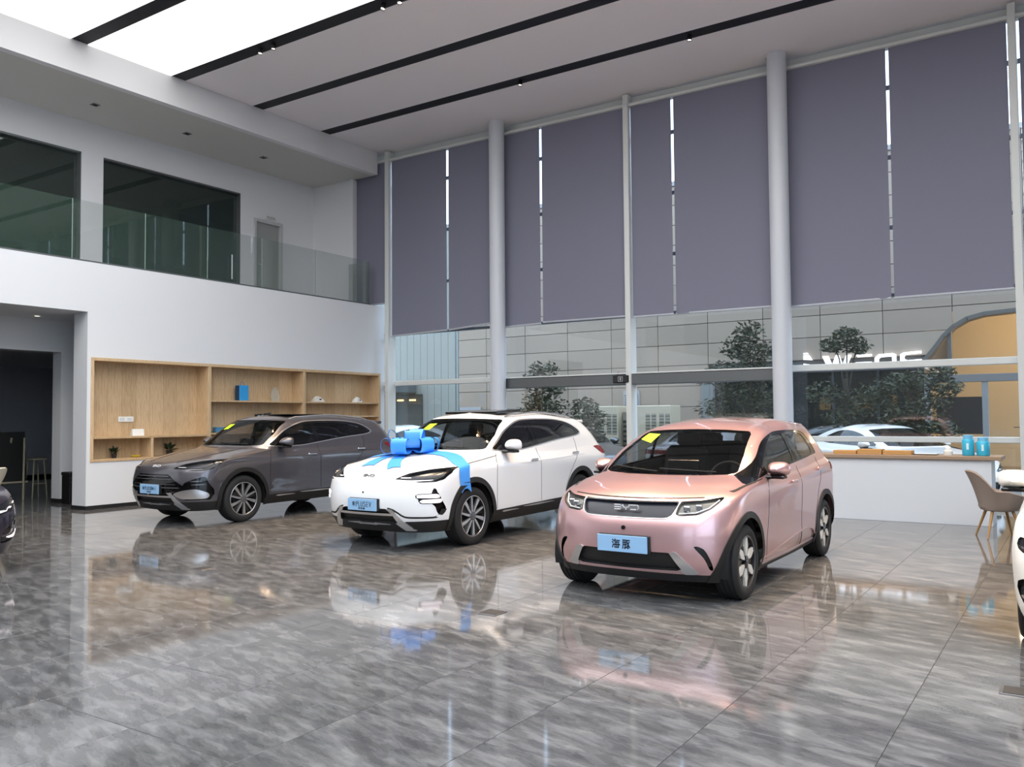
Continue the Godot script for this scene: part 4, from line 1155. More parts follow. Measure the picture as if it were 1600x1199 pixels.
const LETTERS := {"P": [[10, 0, 10, 100, 65, 100, 85, 85, 85, 65, 65, 50, 10, 50]], "L": [[10, 100, 10, 0, 80, 0]], "U": [[10, 100, 10, 22, 28, 0, 66, 0, 84, 22, 84, 100]], "S": [[84, 92, 62, 100, 28, 100, 10, 84, 14, 62, 80, 42, 86, 18, 66, 0, 28, 0, 8, 10]],
	"E": [[80, 100, 10, 100, 10, 0, 80, 0], [10, 52, 70, 52]], "V": [[5, 100, 46, 0, 88, 100]], "D": [[10, 0, 10, 100, 56, 100, 84, 76, 84, 24, 56, 0, 10, 0]], "M": [[8, 0, 8, 100, 50, 30, 92, 100, 92, 0]], "-": [[15, 45, 75, 45]], "i": [[40, 0, 40, 66], [40, 86, 40, 98]]}

func strokes(g: G, list: Array, at: Vector3, ex: Vector3, ey: Vector3, w: float, h: float, thick: float, deep := 0.002) -> void:
	var ez := ex.cross(ey)
	for s in list:
		for i in range(0, s.size() - 2, 2):
			var a: Vector3 = at + ex * (s[i] * w / 100.0) + ey * (s[i + 1] * h / 100.0)
			var b: Vector3 = at + ex * (s[i + 2] * w / 100.0) + ey * (s[i + 3] * h / 100.0)
			var d: Vector3 = (b - a).normalized()
			var o := ez.cross(d)
			g.box((a + b) / 2.0 + ez * deep / 2.0, Vector3(a.distance_to(b) + thick, thick, deep), 0.0, Basis(d, o, ez))

func show_plate(car: Node3D, z: float, y: float, tilt: float, lines: Array) -> void:
	# lines: [[glyph lists, width each, height, y offset]]
	var p := sub("number_plate", car, Vector3(0, y, z))
	p.rotation.x = tilt
	put("plate_holder", G.new().box(Vector3(.012, .004, -.028), Vector3(.478, .148, .04), .006), M.black, p)
	put("plate_card", G.new().box(Vector3(0, 0, 0), Vector3(.47, .142, .012), .003), M.plate_blue, p)
	var g := G.new()
	for l in lines:
		var total := 0.0
		for k in l[0].size(): total += l[1][k]
		var x: float = -total / 2.0 + l[4]
		for k in l[0].size():
			strokes(g, l[0][k], Vector3(x, l[3], .0062), Vector3.RIGHT, Vector3.UP, l[1][k] * .8, l[2], l[5])
			x += l[1][k]
	put("plate_lettering", g, M.ink, p)

func snap(grids: Array, from: Vector3, dir: Vector3) -> Vector3:
	var best := 1e9
	var hit := from
	var mir := 1.0 if from.x >= 0 else -1.0
	var o := from * Vector3(mir, 1, 1)
	var d := dir * Vector3(mir, 1, 1)
	for g in grids:
		var P: Array = g.p
		for i in P.size() - 1:
			for j in P[0].size() - 1:
				if (P[i][j] - o).cross(d).length_squared() > .04: continue
				for t in [[P[i][j], P[i][j + 1], P[i + 1][j + 1]], [P[i][j], P[i + 1][j + 1], P[i + 1][j]]]:
					var h = Geometry3D.ray_intersects_triangle(o, d, t[0], t[1], t[2])
					if h != null and o.distance_to(h) < best:
						best = o.distance_to(h)
						hit = h
	return hit * Vector3(mir, 1, 1)

# ---- the pink hatchback
func build_hatchback() -> Node3D:
	var car := base("hatchback_car", Vector3(-3.30, 0, -8.67))
	tag(car, "metallic rose pink hatchback with blue plate, standing in front of the white counter", "car")
	var grids := loft(DOLPHIN, [6], SONG_PER, 48, 80, 34)
	var none := PackedVector2Array()
	var ax := 1.35
	var r := .318
	var dlo := soft([1.185, .985, .76, 1.145, .38, 1.318, .07, 1.398, -.31, 1.428, -.85, 1.425, -1.22, 1.385, -1.33, 1.26, -1.34, 1.165, -1.22, 1.150, -.25, 1.088, .50, 1.042, 1.0, .988])
	var regions := [
		reg("arch", "S", none, 0.0, {"circle": [Vector2(ax, r), r + .062], "drop": true}),
		reg("arch", "S", none, 0.0, {"circle": [Vector2(-ax, r), r + .062], "drop": true}),
		reg("wheel_arch_trim#f", "S", none, -.010, {"circle": [Vector2(ax, r), r + .118], "from": .55}),
		reg("wheel_arch_trim#r", "S", none, -.010, {"circle": [Vector2(-ax, r), r + .118], "from": .55}),
		reg("windshield", "F", pts2([-.1, 1.036, .35, 1.038, .60, 1.046, .668, 1.062, .640, 1.214, .572, 1.40, .535, 1.428, .3, 1.444, -.1, 1.452]), .004, {"from": -.2, "facing": .1}),
		reg("front_side_window", "S", soft([.60, 1.075, .30, 1.30, .02, 1.372, -.24, 1.395, -.30, 1.36, -.33, 1.13, -.25, 1.108, .2, 1.082]), .006, {"facing": .05}),
		reg("quarter_window", "S", pts2([.98, 1.012, .72, 1.125, .66, 1.075, .70, 1.042]), .006, {"facing": .05}),
		reg("rear_side_window", "S", soft([-.43, 1.39, -.85, 1.395, -1.08, 1.365, -1.16, 1.26, -1.17, 1.185, -1.08, 1.162, -.46, 1.125, -.42, 1.16]), .006, {"facing": .05}),
		reg("window_frame", "S", dlo, .003, {"facing": .05}),
		reg("rear_window", "R", pts2([-.1, 1.16, .52, 1.16, .60, 1.20, .55, 1.40, -.1, 1.43]), .004),
		reg("tail_lamp", "R", pts2([-.1, .98, .62, 1.0, .90, 1.06, .90, .97, .62, .91, -.1, .91]), -.004),
		reg("headlight", "F", pts2([.470, .852, .60, .862, .735, .882, .756, .878, .742, .85, .70, .806, .62, .762, .50, .752, .448, .752]), .018, {"facing": -.1}),
		reg("lamp_surround", "F", pts2([.458, .860, .62, .870, .755, .893, .766, .888, .748, .848, .706, .802, .623, .756, .50, .746, .442, .748]), .006, {"facing": -.1}),
		reg("grille", "F", soft([-.2, .842, 0, .842, .2, .844, .425, .848, .44, .84, .41, .77, .365, .738, .2, .730, 0, .729, -.2, .730], 3), .02),
		reg("grille_frame", "F", pts2([-.1, .852, .25, .854, .455, .860, .452, .846, .426, .762, .382, .722, .25, .716, -.1, .715]), -.004),
		reg("lower_intake", "F", pts2([-.1, .442, .405, .442, .50, .288, -.1, .282]), .03),
		reg("bumper_blade", "F", pts2([.398, .452, .462, .452, .62, .275, .66, .262, .500, .262]), -.010),
		reg("bumper_vent", "F", soft([.600, .500, .665, .488, .700, .43, .722, .35, .722, .275, .700, .30, .672, .40], 3), .03),
		reg("front_lip", "F", pts2([-.1, .262, .5, .258, .95, .245, .95, 0, -.1, 0]), 0.0, {"from": 1.3, "facing": -.2}),
		reg("sill_trim", "S", pts2([.98, .0, .98, .225, 0, .222, -.98, .245, -.98, 0]), 0.0, {"facing": -.9}),
		reg("sill_panel", "S", soft([.93, .275, .55, .315, .0, .368, -.40, .400, -.70, .385, -.90, .300, -.92, .255, .0, .245, .9, .245], 3), .012),
	]
	var pink := paint(204, 164, 165, .72, .32)
	var looks := {"body": pink, "lining": M.lining, "wheel_arch_trim": M.black, "windshield": M.windshield, "front_side_window": M.side_glass, "quarter_window": M.side_glass, "rear_side_window": M.side_glass, "window_frame": M.gloss_black, "rear_window": M.side_glass,
		"tail_lamp": M.red_lamp, "headlight": mat(96, 96, 92, .2, .5), "lamp_surround": M.gloss_black, "grille": mat(26, 28, 38, .35), "grille_frame": M.gloss_black, "lower_intake": M.black, "bumper_blade": M.silver, "bumper_vent": M.gloss_black, "front_lip": M.black, "sill_trim": M.black, "panel_gap": M.gap, "sill_panel": pink}
	body_parts(car, grids, regions, looks)
	var bk := buckets(grids)
	seam(car, bk, "grille_chrome", "F", [-.458, .858, -.452, .835, -.428, .768, -.384, .727, -.25, .719, 0, .717, .25, .719, .384, .727, .428, .768, .452, .835, .458, .858], .007, M.silver, .005, false)
	seam(car, bk, "panel_gap", "F", [-.62, .889, -.30, .878, .0, .8745, .30, .878, .62, .889], .008, M.gap, .001, false)
	seam(car, bk, "panel_gap", "S", [1.60, .912, 1.42, .930, 1.2, .965, .95, .988, .78, 1.0], .009, M.gap)
	seam(car, bk, "panel_gap", "S", [.64, 1.0, .72, .9, .80, .6, .84, .40, .80, .27], .007, M.gap)
	seam(car, bk, "panel_gap", "S", [-.38, 1.06, -.36, .8, -.34, .5, -.34, .26], .007, M.gap)
	seam(car, bk, "panel_gap", "S", [-1.22, 1.12, -1.20, .98, -1.05, .78, -.92, .5, -.90, .32], .007, M.gap)
	seam(car, bk, "door_crease", "S", [.80, .905, .2, .915, -.5, .945, -1.3, .985], .010, pink, .004)
	seam(car, bk, "sill_crease", "S", [.93, .280, .55, .322, .0, .375, -.40, .406, -.65, .398, -.80, .36, -.90, .305], .014, pink, .006)
	for s in [1.0, -1.0]:
		var lamp := G.new()
		for q in [[.53, .803, 1.865], [.61, .812, 1.80]]: lamp.box(Vector3(s * q[0], q[1], q[2]), Vector3(.055, .05, .03), .008)
		put("lamp_lens", lamp, M.chrome, car)
		put("running_lamp", G.new().tube([Vector3(s * .475, .765, 1.905), Vector3(s * .60, .771, 1.845), Vector3(s * .68, .806, 1.755), Vector3(s * .735, .868, 1.645)], .006, 8), M.badge, car)
		for h in [[-.06, .925, .888], [-1.12, 1.0, .872]]:
			put("door_handle", G.new().box(Vector3(s * (h[2] + .012), h[1], h[0]), Vector3(.022, .03, .17), .008), pink, car)
	add_mirror(car, Vector3(.815, 1.075, .62), Vector3(.21, .145, .15), pink)
	add_wheels(car, "dolphin", ax, .765, r, .226, .205)
	add_cabin(car, .85, 1.0, .58, -.02, .72, -1.55, M.leather)
	show_plate(car, 2.025, .495, .02, [[[HAI, TUN], [.10, .09], .078, -.038, 0.0, .0085]])
	var badge := G.new()
	strokes(badge, [[0, 100, 84, 100], [0, 50, 84, 50], [0, 0, 84, 0], [84, 0, 84, 100]], Vector3(-.105, .782, 1.936), Vector3.RIGHT, Vector3.UP, .075, .038, .008, .01)
	strokes(badge, [[0, 100, 8, 45, 92, 45, 100, 100], [50, 45, 50, 0]], Vector3(-.030, .782, 1.936), Vector3.RIGHT, Vector3.UP, .062, .038, .008, .01)
	strokes(badge, [[0, 100, 80, 100, 100, 75, 100, 25, 80, 0, 0, 0]], Vector3(.048, .782, 1.936), Vector3.RIGHT, Vector3.UP, .070, .038, .008, .01)
	put("badge", badge, M.badge, car)
	put("front_camera", G.new().lathe(Vector3(.0, .632, 1.992), Vector3.BACK, [[.02, 0], [.018, .012], [.001, .014]], 16), M.gloss_black, car)
	add_sticker(car, grids, [[-.535, 1.345], [-.515, 1.405], [-.355, 1.398], [-.365, 1.312]])
	for w in [[.50, 1.055, -.05, 1.075], [-.06, 1.05, -.55, 1.09]]:
		var line := []
		for k in 9:
			var q := Vector3(lerpf(w[0], w[2], k / 8.0), lerpf(w[1], w[3], k / 8.0), 3.0)
			line.append(snap(grids, q, Vector3.FORWARD) + Vector3(0, .012, .012))
		put("wiper", G.new().tube(line, .008, 6), M.gap, car)
	put("roof_spoiler", G.new().box(Vector3(0, 1.462, -1.80), Vector3(1.0, .045, .16), .016), pink, car)
	return car

func add_sticker(car: Node3D, grids: Array, c: Array) -> void:
	var rows := []
	for i in 5:
		var row := []
		for j in 5:
			var a: Vector2 = Vector2(c[0][0], c[0][1]).lerp(Vector2(c[3][0], c[3][1]), j / 4.0)
			var b: Vector2 = Vector2(c[1][0], c[1][1]).lerp(Vector2(c[2][0], c[2][1]), j / 4.0)
			var q := a.lerp(b, i / 4.0)
			row.append(snap(grids, Vector3(q.x, q.y, 3.0), Vector3.FORWARD) + Vector3(0, .002, .003))
		rows.append(row)
	put("sticker", G.new().sheet(rows, Vector3.ZERO), M.sticker, car)

# ---- the two sport utility cars of one shape; fronts differ
func build_suv(kind: String, at: Vector3, body_m: Material, seats: Material) -> Node3D:
	var car := base("suv_car", at)
	var grids := loft(SONG, [6], SONG_PER, 48, 80, 34)
	var none := PackedVector2Array()
	var ax := 1.3825
	var r := .36
	var dlo := soft([.80, 1.172, .69, 1.245, .41, 1.405, .04, 1.52, -.32, 1.552, -.95, 1.545, -1.40, 1.49, -1.61, 1.385, -1.60, 1.345, -1.41, 1.31, -.80, 1.262, -.10, 1.183, .19, 1.157, .6, 1.155])
	var regions := [
		reg("arch", "S", none, 0.0, {"circle": [Vector2(ax, r), r + .062], "drop": true}),
		reg("arch", "S", none, 0.0, {"circle": [Vector2(-ax, r), r + .062], "drop": true}),
		reg("wheel_arch_trim#f", "S", none, -.012, {"circle": [Vector2(ax, r), r + .128], "from": .55}),
		reg("wheel_arch_trim#r", "S", none, -.012, {"circle": [Vector2(-ax, r), r + .128], "from": .55}),
		reg("windshield", "F", pts2([-.1, 1.165, .45, 1.163, .72, 1.168, .760, 1.18, .735, 1.35, .655, 1.53, .62, 1.562, .3, 1.575, -.1, 1.58]), .004, {"from": -.2, "facing": .1}),
		reg("front_side_window", "S", soft([.62, 1.20, .40, 1.365, .05, 1.48, -.14, 1.507, -.17, 1.48, -.18, 1.23, -.12, 1.208, .25, 1.183], 4), .006, {"facing": .05}),
		reg("rear_side_window", "S", soft([-.27, 1.50, -.32, 1.52, -.95, 1.51, -1.36, 1.46, -1.53, 1.378, -1.50, 1.352, -1.38, 1.332, -.80, 1.285, -.32, 1.228, -.27, 1.25], 4), .006, {"facing": .05}),
		reg("window_frame", "S", dlo, .003, {"facing": .05}),
		reg("window_trim", "S", soft([.84, 1.165, .70, 1.262, .42, 1.422, .04, 1.538, -.32, 1.568, -.96, 1.56, -1.42, 1.503, -1.645, 1.388, -1.62, 1.33, -1.41, 1.296, -.80, 1.248, -.10, 1.170, .19, 1.144, .6, 1.142]), -.003, {"facing": .05}),
		reg("rear_window", "R", pts2([-.1, 1.22, .55, 1.22, .66, 1.26, .58, 1.46, -.1, 1.49]), .004),
		reg("tail_lamp", "R", pts2([-.1, 1.06, .70, 1.06, .96, 1.13, .96, 1.03, .70, .98, -.1, .98]), -.004),
		reg("tail_lamp_end", "S", pts2([-1.88, 1.13, -2.02, 1.14, -2.3, 1.1, -2.3, 1.0, -2.06, 1.01]), -.004),
	]
	var looks := {"body": body_m, "lining": M.lining, "wheel_arch_trim": M.black, "windshield": M.windshield, "front_side_window": M.side_glass, "rear_side_window": M.privacy_glass, "window_frame": M.gloss_black, "window_trim": M.silver, "rear_window": M.privacy_glass, "tail_lamp": M.red_lamp, "tail_lamp_end": M.red_lamp,
		"headlight": M.lamp_inside, "lamp_eyebrow": M.gloss_black, "bumper_vent": M.gloss_black, "running_lamp": M.drl if kind == "white" else M.dark_silver, "lamp_bezel": M.gloss_black, "bumper_blade": M.silver, "bumper_insert": M.silver, "grille_bar": M.dark_silver, "upper_grille": M.gloss_black, "lower_grille": M.black, "bumper_line": M.gap, "bumper_bar": M.silver, "lower_cladding": M.black, "rear_cladding": M.black, "front_lip": M.black, "sill_trim": M.black, "sill_chrome": M.silver, "panel_gap": M.gap}
	regions += [
		reg("headlight", "F", pts2([.450, .862, .56, .912, .735, .952, .855, .966, .885, .930, .87, .878, .82, .862, .62, .854]), .022, {"facing": -.2}),
		reg("lamp_eyebrow", "F", pts2([.405, .852, .545, .925, .72, .968, .90, .990, .915, .975, .925, .92, .905, .848, .856, .824, .64, .808, .63, .820, .82, .838, .84, .852, .62, .846]), .008, {"facing": -.25}),
	]
	if kind == "white":
		regions += [
			reg("running_lamp", "F", pts2([.700, .665, .72, .676, .885, .684, .893, .636, .722, .640, .705, .650]), -.012),
			reg("running_lamp#low", "F", pts2([.738, .608, .755, .618, .900, .624, .900, .577, .758, .580, .742, .592]), -.012),
			reg("lamp_bezel", "F", pts2([.688, .665, .712, .686, .885, .694, .90, .640, .905, .566, .752, .569, .728, .59, .724, .628, .700, .640]), .012),
			reg("bumper_vent", "F", soft([.842, .72, .860, .760, .880, .70, .905, .60, .918, .51, .912, .455, .892, .425, .872, .465, .862, .54, .842, .56, .838, .64], 3), .03, {"facing": -.1}),
		]
	else:
		regions += [
			reg("running_lamp", "F", pts2([.70, .668, .865, .690, .868, .672, .705, .650]), -.004),
			reg("running_lamp#low", "F", pts2([.72, .620, .885, .640, .888, .622, .725, .602]), -.004),
			reg("bumper_insert", "F", soft([.47, .475, .60, .525, .78, .552, .87, .512, .895, .465, .875, .415, .80, .408, .68, .405, .58, .415], 3), -.004),
			reg("bumper_vent", "F", pts2([.655, .650, .84, .735, .875, .735, .918, .55, .918, .47, .895, .392, .66, .388, .52, .428, .43, .485, .60, .555]), .02, {"facing": -.1}),
		]
		for k in 5:
			var y := .742 - .042 * k
			regions.append(reg("grille_bar", "F", pts2([-.1, y + .008, .36 + .05 * k, y + .008, .40 + .05 * k, y - .008, -.1, y - .008]), -.006))
		regions.append(reg("upper_grille", "F", pts2([-.1, .768, .36, .768, .66, .585, .66, .545, .40, .50, -.1, .50]), .02))
	regions += [
		reg("bumper_bar", "F", pts2([-.1, .452, .41, .452, .435, .425, -.1, .425]), -.008),
		reg("bumper_bar", "F", pts2([-.1, .322, .11, .322, .14, .338, .43, .338, .46, .318, .15, .308, .12, .295, -.1, .295]), -.008),
		reg("lower_grille", "F", pts2([-.1, .51, .345, .505, .42, .44, .47, .335, -.1, .335]), .035),
		reg("bumper_blade", "F", pts2([.335, .512, .425, .500, .62, .275, .66, .245, .52, .245, .44, .330, .405, .425]), -.012),
		reg("front_lip", "F", pts2([-.1, .335, .50, .335, .62, .24, .62, 0, -.1, 0]), -.002, {"from": 1.2, "facing": -.3}),
		reg("lower_cladding", "F", pts2([.50, .330, .56, .355, .95, .368, 1.0, .37, 1.0, 0, .50, 0]), -.002, {"from": 1.2, "facing": -.3}),
		reg("sill_chrome", "S", pts2([.78, .352, .70, .372, -.75, .412, -.80, .392, .70, .350]), -.008),
		reg("sill_trim", "S", pts2([.98, .0, .98, .385, -.90, .425, -.98, 0]), -.002, {"facing": -.9}),
		reg("rear_cladding", "R", pts2([-.1, .42, 1.0, .42, 1.0, 0, -.1, 0]), -.002, {"facing": -.9}),
	]
	body_parts(car, grids, regions, looks)
	var bk := buckets(grids)
	seam(car, bk, "panel_gap", "S", [1.78, .965, 1.46, 1.012, 1.1, 1.055, .80, 1.09], .008, M.gap)
	seam(car, bk, "panel_gap", "S", [.80, 1.12, .855, 1.0, .875, .8, .865, .40], .007, M.gap)
	seam(car, bk, "panel_gap", "S", [-.20, 1.16, -.215, .9, -.23, .42], .007, M.gap)
	seam(car, bk, "panel_gap", "S", [-1.36, 1.28, -1.33, 1.1, -1.12, .86, -.95, .62, -.90, .44], .007, M.gap)
	seam(car, bk, "door_crease", "S", [.85, .965, .2, .975, -.6, .995, -1.5, 1.03], .010, body_m, .004)
	seam(car, bk, "hood_crease", "T", [.34, 2.16, .44, 1.8, .52, 1.4, .56, 1.14], .012, body_m, .005)
	if kind == "white": seam(car, bk, "bumper_line", "F", [.36, .512, .43, .496, .50, .455, .57, .412, .72, .405, .86, .408, .893, .44, .91, .50], .022, M.gap)
	for s in [1.0, -1.0]:
		put("lamp_lens", G.new().box(Vector3(s * .66, .905, 2.005), Vector3(.06, .045, .05), .01, Basis(Vector3.UP, s * .6)).box(Vector3(s * .745, .915, 1.915), Vector3(.06, .045, .05), .01, Basis(Vector3.UP, s * .8)), M.chrome, car)
		put("lamp_strip", G.new().tube([Vector3(s * .48, .872, 2.232), Vector3(s * .62, .868, 2.15), Vector3(s * .80, .872, 1.99), Vector3(s * .872, .90, 1.865)], .008, 8), M.drl if kind == "white" else M.silver, car)
		for h in [[-.03, 1.0, .937], [-1.23, 1.052, .915]]:
			put("door_handle", G.new().box(Vector3(s * (h[2] + .012), h[1], h[0]), Vector3(.024, .032, .19), .009), M.chrome, car)
		var rail := []
		for k in 15:
			var z := lerpf(.16, -1.75, k / 14.0)
			rail.append(snap(grids, Vector3(s * lerpf(.56, .53, k / 14.0), 2.5, z), Vector3.DOWN) + Vector3(0, .03 if k > 0 and k < 14 else .0, 0))
		put("roof_rail", G.new().tube(rail, .014, 8), M.silver, car)
	add_mirror(car, Vector3(.875, 1.215, .62), Vector3(.235, .165, .16), body_m)
	add_wheels(car, "song", ax, .815, r, .256, .235)
	add_cabin(car, .80, 1.12, .66, -.05, .76, -1.9, seats)
	put("roof_spoiler", G.new().box(Vector3(0, 1.515, -2.12), Vector3(1.02, .055, .22), .02), body_m, car)
	var wl := []
	for k in 9: wl.append(snap(grids, Vector3(lerpf(.55, -.1, k / 8.0), lerpf(1.18, 1.195, k / 8.0), 3.0), Vector3.FORWARD) + Vector3(0, .012, .012))
	put("wiper", G.new().tube(wl, .008, 6), M.gap, car)
	if kind == "white":
		put("sunroof_panel", G.new().box(Vector3(0, 1.672, -.13), Vector3(.92, .04, .62), .008, Basis(Vector3.RIGHT, .045)), M.gloss_black, car)
		show_plate(car, 2.395, .545, .0, [[[SONGZI, LETTERS.P, LETTERS.L, LETTERS.U, LETTERS.S, LETTERS.E, LETTERS.V], [.066, .040, .036, .042, .052, .042, .042], .054, -.020, .0, .0062], [[GUAN, JUN, BAN], [.038, .038, .038], .020, -.054, .0, .003]])
	else:
		put("roof_glass", G.new().box(Vector3(0, 1.668, -.35), Vector3(.8, .016, .9), .006), M.gloss_black, car)
		show_plate(car, 2.395, .545, .0, [[[SONGZI, LETTERS.P, LETTERS.L, LETTERS.U, LETTERS.S, LETTERS.D, LETTERS.M, LETTERS["-"], LETTERS.i], [.058, .036, .032, .038, .046, .036, .042, .026, .022], .046, -.012, .0, .0065], [[GUAN, JUN, BAN], [.036, .036, .036], .022, -.052, .0, .0035]])
	add_sticker(car, grids, [[-.455, 1.415], [-.40, 1.505], [-.25, 1.51], [-.30, 1.425]])
	var badge := G.new()
	for q in [[[[0, 100, 84, 100], [0, 50, 84, 50], [0, 0, 84, 0], [84, 0, 84, 100]], -.085], [[[0, 100, 8, 45, 92, 45, 100, 100], [50, 45, 50, 0]], -.028], [[[0, 100, 80, 100, 100, 75, 100, 25, 80, 0, 0, 0]], .035]]:
		strokes(badge, q[0], Vector3(q[1], .872, 2.275), Vector3.RIGHT, Vector3(0, .85, -.53).normalized(), .052, .030, .007, .012)
	put("badge", badge, M.dark_silver if kind == "white" else M.badge, car)
	put("front_camera", G.new().lathe(Vector3(-.02, .69, 2.35), Vector3.BACK, [[.014, 0], [.012, .01], [.001, .012]], 14), M.gloss_black, car)
	return car
const SONG := [
	[2.22, -2.30, 1.75, -1.95, 2.6, 3.0, .86, .87, .86, .22, .22, .23, .24, .26, .30, .32],
	[2.33, -2.40, 1.72, -1.98, 2.6, 3.2, .925, .925, .92, .38, .38, .36, .36, .38, .42, .44],
	[2.37, -2.42, 1.70, -2.00, 2.6, 3.2, .94, .935, .935, .55, .55, .55, .55, .56, .58, .60],
	[2.345, -2.41, 1.70, -2.00, 2.6, 3.2, .945, .94, .94, .74, .74, .74, .74, .76, .80, .82],
	[2.27, -2.40, 1.66, -2.00, 2.5, 3.2, .935, .945, .945, .885, .90, .93, .95, .98, 1.0, 1.0],
	[1.75, -2.40, 1.22, -2.00, 2.5, 3.2, .91, .92, .91, 1.03, 1.03, 1.02, 1.03, 1.06, 1.08, 1.08],
	[1.08, -2.34, .74, -1.95, 2.6, 3.0, .875, .88, .86, 1.15, 1.14, 1.10, 1.10, 1.15, 1.17, 1.17],
	[.82, -2.28, .44, -1.85, 2.6, 2.8, .785, .80, .745, 1.36, 1.36, 1.34, 1.34, 1.36, 1.36, 1.36],
	[.56, -2.18, .16, -1.75, 2.6, 2.8, .645, .66, .59, 1.555, 1.555, 1.55, 1.57, 1.535, 1.525, 1.52],
	[.40, -2.12, .10, -1.65, 2.2, 2.8, .45, .50, .44, 1.625, 1.62, 1.62, 1.64, 1.59, 1.57, 1.565],
	[.20, -2.00, .00, -1.50, 2.0, 2.0, .001, .001, .001, 1.66, 1.66, 1.66, 1.67, 1.615, 1.595, 1.59]]
const SONG_PER := [5, 7, 8, 8, 9, 9, 14, 12, 6, 6]
const DOLPHIN := [
	[1.88, -1.86, 1.45, -1.60, 2.6, 3.0, .83, .83, .82, .190, .19, .19, .19, .22, .26, .28],
	[1.97, -1.94, 1.42, -1.62, 2.7, 3.2, .87, .875, .87, .34, .34, .33, .33, .36, .40, .42],
	[2.00, -1.97, 1.42, -1.62, 2.7, 3.2, .885, .88, .88, .50, .50, .50, .52, .54, .56, .58],
	[1.98, -1.97, 1.40, -1.62, 2.7, 3.2, .885, .885, .88, .68, .68, .69, .70, .73, .77, .79],
	[1.88, -1.96, 1.35, -1.62, 2.6, 3.2, .87, .885, .88, .84, .84, .86, .88, .92, .95, .95],
	[1.55, -1.96, 1.02, -1.60, 2.5, 3.2, .86, .86, .86, .97, .96, .95, .97, 1.02, 1.04, 1.04],
	[1.13, -1.93, .72, -1.55, 2.7, 3.0, .83, .835, .81, 1.05, 1.045, 1.00, 1.02, 1.09, 1.12, 1.12],
	[.74, -1.90, .36, -1.50, 2.7, 2.8, .75, .76, .71, 1.26, 1.26, 1.24, 1.26, 1.29, 1.30, 1.30],
	[.24, -1.84, -.09, -1.42, 2.7, 2.8, .635, .645, .59, 1.455, 1.45, 1.44, 1.48, 1.47, 1.465, 1.46],
	[.05, -1.78, -.20, -1.32, 2.2, 2.8, .42, .46, .42, 1.51, 1.51, 1.515, 1.545, 1.53, 1.515, 1.51],
	[-.10, -1.65, -.30, -1.15, 2.0, 2.0, .001, .001, .001, 1.54, 1.55, 1.56, 1.57, 1.55, 1.52, 1.51]]
# ---------------------------------------------------------------- car bodies
# A body is lofted through rings. Each ring runs from the front centre round one side to the rear centre; x is the half width, z the length (front +), y the height.
# ring: [z front, z rear, z where the front corner begins, z where the rear corner begins, front exponent, rear exponent, half width at front corner, middle, rear corner, seven heights]
const RING_U := [0.0, 0.18, 0.3, 0.52, 0.75, 0.86, 1.0]

func spline1(xs: Array, ys: Array, x: float) -> float:
	var k := xs.size() - 2
	for i in xs.size() - 1:
		if x <= xs[i + 1]:
			k = i
			break
	var d: Array[float] = []
	for i in xs.size():
		if i == 0 or i == xs.size() - 1:
			var j := 0 if i == 0 else i - 1
			d.append((ys[j + 1] - ys[j]) / (xs[j + 1] - xs[j]))
		else:
			var a: float = (ys[i] - ys[i - 1]) / (xs[i] - xs[i - 1])
			var b: float = (ys[i + 1] - ys[i]) / (xs[i + 1] - xs[i])
			d.append(0.0 if a * b <= 0.0 else 2.0 * a * b / (a + b))
	var h: float = xs[k + 1] - xs[k]
	var t := clampf((x - xs[k]) / h, 0.0, 1.0)
	var t2 := t * t
	var t3 := t2 * t
	return (2 * t3 - 3 * t2 + 1) * ys[k] + (t3 - 2 * t2 + t) * h * d[k] + (3 * t2 - 2 * t3) * ys[k + 1] + (t3 - t2) * h * d[k + 1]

func quarter(w: float, depth: float, n: float, count: int) -> Array:
	# superellipse from (0, depth) to (w, 0), evenly spaced
	var p: Array[Vector2] = []
	for i in 129:
		var s := float(i) / 128.0
		var t := PI / 2 * (1.0 - s)
		p.append(Vector2(w * pow(maxf(cos(t), 0.0), 2.0 / n), depth * pow(maxf(sin(t), 0.0), 2.0 / n)))
	# fill the long first step
	var q: Array[Vector2] = []
	q.append(p[0])
	for i in range(1, p.size()):
		var steps := maxi(1, int(p[i - 1].distance_to(p[i]) / 0.01))
		for k in steps: q.append(p[i - 1].lerp(p[i], float(k + 1) / steps))
	var total := 0.0
	var cum := [0.0]
	for i in range(1, q.size()):
		total += q[i].distance_to(q[i - 1])
		cum.append(total)
	var out := []
	var j := 0
	for i in count + 1:
		var want := total * i / count
		while j < q.size() - 2 and cum[j + 1] < want: j += 1
		var f: float = clampf((want - cum[j]) / maxf(cum[j + 1] - cum[j], 1e-9), 0.0, 1.0)
		out.append(q[j].lerp(q[j + 1], f))
	return out

func ring_points(r: Array, nf: int, ns: int, nr: int) -> Array:
	var out := []
	var hs := r.slice(9, 16)
	var a := quarter(r[6], r[0] - r[2], r[4], nf)
	for i in nf + 1: out.append(Vector3(a[i].x, spline1(RING_U, hs, 0.3 * i / nf), r[2] + a[i].y))
	for i in range(1, ns):
		var t := float(i) / ns
		var w: float = spline1([0.0, 0.5, 1.0], [r[6], r[7], r[8]], t)
		out.append(Vector3(w, spline1(RING_U, hs, 0.3 + 0.45 * t), lerpf(r[2], r[3], t)))
	var b := quarter(r[8], r[3] - r[1], r[5], nr)
	for i in nr + 1:
		var q: Vector2 = b[nr - i]
		out.append(Vector3(q.x, spline1(RING_U, hs, 0.75 + 0.25 * i / nr), r[3] - q.y))
	return out

